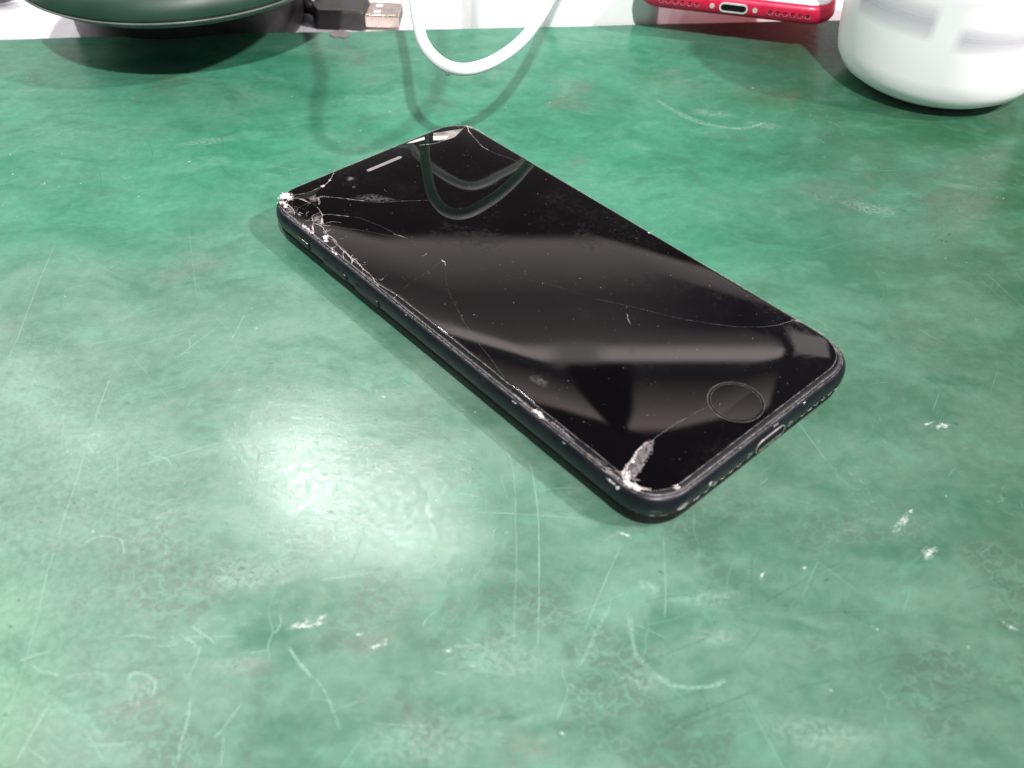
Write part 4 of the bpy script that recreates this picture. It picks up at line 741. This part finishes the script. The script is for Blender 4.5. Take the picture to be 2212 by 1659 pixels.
# bottom edge: charging port, screws, speaker holes
def end_disc(name, x, z, r, mat_, parent, out=.03, y0=-PL / 2, n=14, sq=1.0):
    V = [(x + r * math.cos(2 * math.pi * k / n) * sq, y0 - out + prof_inset(z + r * math.sin(2 * math.pi * k / n)), z + r * math.sin(2 * math.pi * k / n)) for k in range(n)]
    V2 = [(a, b_ + .6, c_) for a, b_, c_ in V]
    return sharp(mesh(name, V + V2, [tuple(range(n))] + [(k, n + k, n + (k + 1) % n, (k + 1) % n) for k in range(n)], mat_, parent))
def end_stadium(name, cx, zc, L, h, mat_, parent, out, inner=None, y0=-PL / 2):
    p = stadium(cx, zc, L, h / 2); n = len(p)
    if inner is None:
        V = [(a, y0 - out, c_) for a, c_ in p]; return mesh(name, V, [tuple(range(n))], mat_, parent, smooth=False)
    q = stadium(cx, zc, L - inner * 2, h / 2 - inner)
    V = [(a, y0 - out + .25, c_) for a, c_ in p] + [(a, y0 - out, zc + (c_ - zc) * .96) for a, c_ in p] + [(a, y0 - out, c_) for a, c_ in q] + [(a, y0 + .2, c_) for a, c_ in q]
    F = []
    for k in range(3):
        for i in range(n): F.append((k * n + i, k * n + (i + 1) % n, (k + 1) * n + (i + 1) % n, (k + 1) * n + i))
    return sharp(mesh(name, V, F, mat_, parent))
prt = end_stadium('charging_port', 1.0, 3.45, 9.0, 2.9, M_void, phone, .04)
end_stadium('port_rim', 1.0, 3.45, 9.5, 3.25, M_rim, prt, .07, .16)
V, F = box_geo(-2.6, 4.6, -PL / 2 - .075, -PL / 2 + .1, 2.25, 2.75); bevel(mesh('port_tongue', V, F, M_metal, prt, smooth=False), .1)
for x in (-5.6, 7.7):
    s_ = end_disc('screw', x, 3.35, .78, M_metal, phone, .05); end_disc('screw_slot', x, 3.35, .25, M_void, s_, .07)
for x in (-21.5, -18.9, -16.3, -13.9, -11.4, -8.9, 12.1, 14.5, 16.9, 19.3, 21.7, 24.0):
    h_ = end_disc('speaker_hole', x, 3.2, .6, M_void, phone, .02)
    V, F = tube_geo([(x + .62 * math.cos(R(a)), -PL / 2 + prof_inset(3.2 + .62 * math.sin(R(a))) - .02, 3.2 + .62 * math.sin(R(a))) for a in range(190, 351, 20)], .075, 5); mesh('hole_rim', V, F, M_crush2, h_)  # pale lower arc paints the glint on the hole's edge
# bare-metal chips on the lower corner and edges of the housing
def chip(ox, oy, tx, ty, z, a, b_, seed):
    """irregular scuff lying on the housing side; (ox,oy) surface point, (tx,ty) outward"""
    rg = random.Random(seed); V = []; k = 15
    for i in range(k):
        t = 2 * math.pi * i / k; q = rg.uniform(.65, 1.2); u, v = a * q * math.cos(t), b_ * q * math.sin(t)
        V.append((u, v))
    return V
def outline_at(s):
    """point and inward normal of the housing outline nearest to a polar direction"""
    best = min(range(len(_out)), key=lambda i: math.dist(_out[i], s)); return _out[best], _nrm[best]
def put_chip(near, z, a, b_, seed, mat_=None):
    (x0, y0), (nx, ny) = outline_at(near); tx, ty = -ny, nx; V = []
    rg = random.Random(seed)
    poly = chip(0, 0, 0, 0, 0, a, b_, seed)
    for u, v in poly + [(0, 0)]:
        zz = max(.5, min(6.3, z + v)); (px_, py_), (mx, my) = outline_at((x0 + tx * u, y0 + ty * u))
        px_ = x0 + tx * u; py_ = y0 + ty * u
        # follow the curved outline
        (ox_, oy_), (mx, my) = outline_at((px_, py_)); dd = (px_ - ox_) * mx + (py_ - oy_) * my
        px_ -= mx * dd; py_ -= my * dd
        ins = prof_inset(zz) - .035
        V.append((px_ + mx * ins, py_ + my * ins, zz))
    L = len(poly); c_ = V[-1]; (ox_, oy_), (mx, my) = outline_at((c_[0], c_[1]))
    V[-1] = (c_[0] - mx * .05, c_[1] - my * .05, c_[2])
    return mesh('paint_chip', V, [(i, (i + 1) % L, L) for i in range(L)], mat_ or M_chip, phone, smooth=False)
CH = [((-17.7, -69), 4.2, .55, .7, 1), ((-25.3, -68.4), 3.3, 1.0, .75, 2), ((-24.4, -68.6), 3.8, .5, .4, 12), ((-30.0, -66.2), 2.2, .8, .5, 3), ((-29.0, -66.8), 2.3, .9, .4, 4),
      ((-33.0, -63.0), 1.7, 1.2, .22, 5), ((-32.0, -64.6), 1.6, 1.3, .2, 6), ((-31.0, -65.8), 1.55, .9, .22, 7), ((-22.0, -69), 2.7, .7, .6, 8), ((-33.4, -57.2), 5.95, 1.3, .22, 9),
      ((-33.4, -58.6), 5.8, .5, .35, 10), ((-16.2, -69), 3.4, .3, .3, 11), ((-28, -67.6), 1.45, 1.1, .18, 13), ((3, -69), 6.0, .9, .12, 14), ((12, -69), 6.0, .5, .1, 15), ((-33.5, -30), 6.1, .7, .12, 16),
      ((-33.5, -45), 6.0, .5, .12, 17), ((-33.5, 8), 6.1, .25, .1, 18), ((-33.5, 52), 3.0, .25, .2, 19)]
for near, z, a, b_, sd in CH: put_chip(near, z, a, b_, sd)
V, F = tube_geo([(-PW / 2 + prof_inset(z) - .02, -57 - .12 * (z - 3) ** 2, z) for z in (1.5, 2.5, 3.5, 4.5, 5.6)], .03, 5); mesh('scratch', V, F, M_flake, phone)
V, F = tube_geo([(-PW / 2 + prof_inset(z) + .12, -60 - .1 * (z - 3) ** 2, z) for z in (1.5, 2.5, 3.5, 4.5, 5.6)], .03, 5); mesh('scratch', V, F, M_flake, phone)

# ------------------------------------------------------------------ white cable hanging in a loop over the mat
cab = [(-52.0, 185.9, 53.3), (-46.0, 155.9, 41.3), (-41.0, 125.9, 34.3), (-36.0, 97.9, 31.3), (-33.3, 80.2, 32.4), (-30.6, 65.7, 33.0), (-27.2, 57.3, 32.8), (-23.3, 53.0, 32.2), (-18.9, 52.6, 31.6), (-14.2, 56.2, 31.0), (-9.4, 62.3, 30.8), (-5.0, 70.2, 30.8), (-1.4, 79.2, 31.0), (3.6, 93.2, 33.0), (10.6, 113.2, 40.0), (20.6, 139.2, 56.0), (18.6, 174.2, 76.0), (5.1, 191.0, 86.0), (-1.0, 179.0, 86.0), (-9.7, 165.6, 86.0), (-18.1, 156.0, 86.0), (-25.7, 154.3, 86.0), (-35.8, 162.6, 86.0), (-46.7, 177.5, 86.0), (-56.3, 199.8, 88.0), (-78, 225, 100), (-110, 260, 130)]
V, F = tube_geo(spline(cab, 14), 1.62, 16)
o = mesh('cable', V, F, M_cable); tag(o, 'white cable hanging in a loop above the back edge of the green mat', 'cable')
o = None
# small clear bead at the loop's foot
def bead(x, y, r, mat_, name, label, cat, z=0, sq=(1, 1, .6), group=None):
    V, F = [], []; n, m_ = 10, 6
    rg = random.Random(int(x * 7 + y))
    for j in range(m_ + 1):
        for i in range(n):
            t = math.pi * j / m_; a = 2 * math.pi * i / n; q = 1 + rg.uniform(-.12, .12)
            V.append((r * sq[0] * math.sin(t) * math.cos(a) * q, r * sq[1] * math.sin(t) * math.sin(a) * q, r * sq[2] * (1 + math.cos(t)) * q))
    for j in range(m_):
        for i in range(n): F.append((j * n + i, j * n + (i + 1) % n, (j + 1) * n + (i + 1) % n, (j + 1) * n + i))
    o_ = mesh(name, V, F, mat_, loc=(x, y, z)); tag(o_, label, cat, group); return o_
bead((-28.0, 115.0)[0], (-28.0, 115.0)[1], .85, M_metal, 'solder_bead', 'tiny shiny metal bead on the mat below the bottom of the white cable loop', 'bead')

# ------------------------------------------------------------------ glossy green-tinted dish on black ring, top left
dish = empty('dish', (-117.5, 142.5, -12))
tag(dish, 'shallow glossy round dish on a thick black base at the top left corner', 'dish')
M_dish = varied('green_glazed_dish', (.010, .034, .023), (.015, .045, .031), (.42, .5), 60, spec=.5)
M_dishr = varied('pale_dish_rim', (.07, .08, .075), (.12, .13, .125), (.3, .4), 60)
M_blk = varied('black_rubber', (.012, .011, .012), (.024, .021, .023), (.35, .5), 300)
lathe('base', [(0.01, 0), (41.5, 0), (42.3, .7), (42.8, 4), (44.5, 31.6), (44, 32.3), (0.01, 32.4)], M_blk, dish, center=(-14, 39))
lathe('plate', [(8, 31.6), (30, 32.4), (42, 33.4), (49, 35.2), (52.2, 37.4), (53.0, 37.9), (52.9, 38.2), (51.2, 38.3), (28, 38.2), (.01, 38.2)], M_dishr, dish)
lathe('bowl', [(52.4, 38.2), (52.8, 39.4), (52.2, 42), (50.4, 44.6), (47, 46.8), (41, 48.6), (32, 49.8), (20, 50.4), (.01, 50.6)], M_dish, dish)
# ------------------------------------------------------------------ usb plug
usb = empty('usb_plug', (-72.6, 181.8, -12), -2.5)
usb.scale = (1.07, 1.07, 1.07)
tag(usb, 'black plug with bare metal end beside the black dish base', 'usb plug')
M_plug = varied('black_plug_plastic', (.018, .015, .016), (.032, .027, .028), (.35, .5), 400)
pl = [(-9.5, -4.5), (-8.5, -6.2), (7.8, -6.2), (8.6, -5.4), (8.6, 5.4), (7.8, 6.2), (-6.5, 6.2), (-8.2, 3.6), (-10.5, 2.6), (-11.6, -1.2)]
h_ = loft('grip', [[(x * .99, y * .97, .2) for x, y in pl], [(x, y, .8) for x, y in pl], [(x, y, 6.4) for x, y in pl], [(x * .97, y * .93, 7.3) for x, y in pl]], M_plug, usb, smooth=False); bevel(h_, .5, 3)
V, F = box_geo(8.4, 20.6, -5.9, 5.9, 1.5, 6.0); sh_ = mesh('metal_shell', V, F, varied('warm_steel', (.62, .50, .45), (.75, .64, .58), (.22, .34), 300, metal=1.0), usb, smooth=False); bevel(sh_, .45, 3)
for x, y in ((12.6, -2.6), (12.6, 2.7)):
    V, F = box_geo(x - 1.1, x + 1.1, y - 1.0, y + 1.0, 5.9, 6.06); mesh('shell_window', V, F, M_white, sh_, smooth=False)
V, F = box_geo(20.3, 20.64, -5.2, 5.2, 2.1, 5.4); mesh('socket_mouth', V, F, M_plug, sh_, smooth=False)
for y in (-3.6, -1.2, 1.2, 3.6):
    V, F = box_geo(20.5, 20.7, y - .5, y + .5, 2.4, 3.0); mesh('contact', V, F, M_metal, sh_, smooth=False)
V, F = tube_geo(spline([(-10, 0, 3.5), (-13, 2.5, 4.5), (-15, 6.5, 7), (-12, 10, 8), (-10, 8, 5), (-14, 5, 3), (-20, 12, 2), (-30, 26, 2), (-34, 60, 2)], 8), 1.9, 10); mesh('cord', V, F, M_plug, usb)

# ------------------------------------------------------------------ white box with rounded corner
wb = subdiv_outline(rrect(34.5, 55, 5), 6)
rings = [[(x * s, y * s2, z) for x, y in wb] for z, s, s2 in ((0, .992, .992), (.5, 1, 1), (22.0, 1, 1), (22.6, .992, .992))]
o = loft('white_box', rings, M_boxw, None); o.location = Vector((8.0, 211.2, -12)) * MM; o.rotation_euler = (0, 0, R(4.5))
tag(o, 'flat white box with a rounded corner behind the cable loop', 'box'); sharp(o)
# torn paper sheet between the dish and the plug
M_lil = varied('lilac_white_paper', (.62, .59, .63), (.70, .67, .71), (.6, .75), 90)
pp = [(-260, edge_y(-260) + .7)]
for k in range(30):
    x = -255 + k * 6.3; pp.append((x, edge_y(x) + .6 + rnd.uniform(-.25, .3)))
pp += [(-66, 215), (-66, 300), (-260, 300)]
o = loft('paper_sheet', [[(x, y, -12.08) for x, y in pp], [(x, y, -11.9) for x, y in pp]], M_lil, smooth=False)
tag(o, 'pale paper sheet under the black dish base along the mat edge', 'paper')
# dark scrap
sc_ = [(-71.04, 146.22), (-68.48, 147.87), (-65.47, 146.43), (-64.56, 143.39), (-65.87, 141.05), (-67.98, 142.11), (-69.7, 141.66), (-71.67, 143.88)]
o = loft('torn_scrap', [[(x, y, .05) for x, y in sc_], [(x, y, .35) for x, y in sc_]], varied('grey_scrap', (.16, .12, .14), (.22, .18, .20), (.5, .7), 400), smooth=False)
tag(o, 'small torn grey scrap on the mat in front of the usb plug', 'scrap')
# pointed metal tip at the far left
tip = empty('tool_tip', (-212, 192, -12), 12); tag(tip, 'grey metal tool tip poking in beside the dish at the left edge', 'tool')
V, F = tube_geo([(-40, 6, 4), (-4, 1, 4), (2, 0, 3.8), (7, -.6, 3.4)], lambda i: (3.2, 3.0, 2.2, .5)[i], 10); mesh('shaft', V, F, varied('dull_steel', (.10, .085, .09), (.16, .14, .15), (.3, .5), 200, metal=.6), tip)
V, F = tube_geo([(-90, 14, 4.5), (-40, 6, 4.2)], 4.0, 12); mesh('handle', V, F, M_blk, tip)

# ------------------------------------------------------------------ red phone
rp = empty('smartphone', (84.3, 205.0, 10.7), -13.9)
tag(rp, 'red smartphone with white front at the top edge, its end hanging over the mat', 'smartphone')
M_red = varied('red_anodised', (.60, .012, .055), (.66, .018, .07), (.30, .40), 300, metal=.25)
M_scr = varied('white_front_glass', (.80, .79, .80), (.84, .83, .84), (.08, .12), 60)
RW, RL, RR = 67.1, 138.3, 9.5
_ro = subdiv_outline(rrect(RW / 2, RL / 2, RR), 4); _rn = []
for i in range(len(_ro)):
    a = _ro[i - 1]; b_ = _ro[(i + 1) % len(_ro)]; t = Vector((b_[0] - a[0], b_[1] - a[1])).normalized(); _rn.append((-t.y, t.x))
def roff(k, z): return [(p[0] + q[0] * k, p[1] + q[1] * k, z) for p, q in zip(_ro, _rn)]
loft('housing', [roff(k, z) for k, z in ((4, 0), (2, .3), (.9, 1.1), (.25, 2.2), (0, 3.5), (.2, 5.0), (.7, 6.2), (1.3, 6.7), (1.7, 6.75), (1.8, 6.4))], M_red, rp)
loft('front_glass', [roff(k, z) for k, z in ((1.85, 6.4), (1.9, 6.9), (2.2, 7.1), (3.0, 7.2), (6, 7.2))], M_scr, rp)
y0 = -RL / 2
rport = end_stadium('charging_port', 0, 3.6, 8.6, 2.6, M_void, rp, .03, y0=y0)
M_silver = varied('satin_silver_rim', (.62, .60, .60), (.72, .70, .70), (.35, .45), 400, metal=.3)
end_stadium('port_rim', 0, 3.6, 9.6, 3.3, M_silver, rport, .10, .55, y0=y0)
for x in (-7.2, 7.2): end_disc('screw', x, 3.6, .85, M_silver, rp, .06, y0=y0)
M_hred = varied('hole_edge_red', (.42, .10, .14), (.5, .2, .22), (.3, .4), 300, metal=.4)
for k in range(6):
    for s_ in (-1, 1):
        x = s_ * (12.3 + k * 2.45); h_ = end_disc('speaker_hole', x, 3.5, .78, varied('hole_dark_red', (.06, .003, .01), (.1, .006, .02), (.4, .5), 300) if (k == 0 and s_ == -1) else bpy.data.materials['hole_dark_red'], rp, .03, y0=y0)
        V, F = tube_geo([(x + .78 * math.cos(R(a)), y0 - .05, 3.5 + .78 * math.sin(R(a))) for a in range(180, 361, 22)], .13, 5); mesh('hole_rim', V, F, M_hred, h_)

# ------------------------------------------------------------------ white tub at right
tub = empty('tub', (132.0, 117.2, 0)); tag(tub, 'round white plastic tub at the top right corner', 'tub')
lathe('wall', [(.01, 1.2), (18, 1.2), (18.6, .15), (20.5, .1), (21.5, 1.6), (26.0, 2.9), (29.6, 5.2), (31.6, 8.6), (32.4, 13), (33.4, 26), (34.2, 38), (34.4, 42)], M_tub, tub, 128)
lathe('lid', [(34.7, 40.6), (35.1, 41.2), (35.1, 43.6), (34.4, 44.4), (30, 44.6), (29.4, 44.0), (.01, 44.0)], M_tub, tub, 128)
M_tubgrey = scratch_mat('soft_grey_band', (.50, .46, .53), -.5, 100, .45)  # soft grey bands on the tub wall, fading at the edges
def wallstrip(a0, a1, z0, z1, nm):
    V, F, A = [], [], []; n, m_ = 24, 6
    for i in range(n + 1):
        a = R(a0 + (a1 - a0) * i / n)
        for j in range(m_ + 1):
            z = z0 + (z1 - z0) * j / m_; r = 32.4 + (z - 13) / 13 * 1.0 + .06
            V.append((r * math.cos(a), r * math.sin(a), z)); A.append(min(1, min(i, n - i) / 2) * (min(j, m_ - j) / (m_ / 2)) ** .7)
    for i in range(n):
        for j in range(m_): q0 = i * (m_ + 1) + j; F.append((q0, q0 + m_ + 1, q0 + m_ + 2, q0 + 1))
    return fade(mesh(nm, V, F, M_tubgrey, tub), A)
wallstrip(-168, -118, 25, 37, 'grey_band'); wallstrip(-110, -50, 23, 32, 'grey_band')
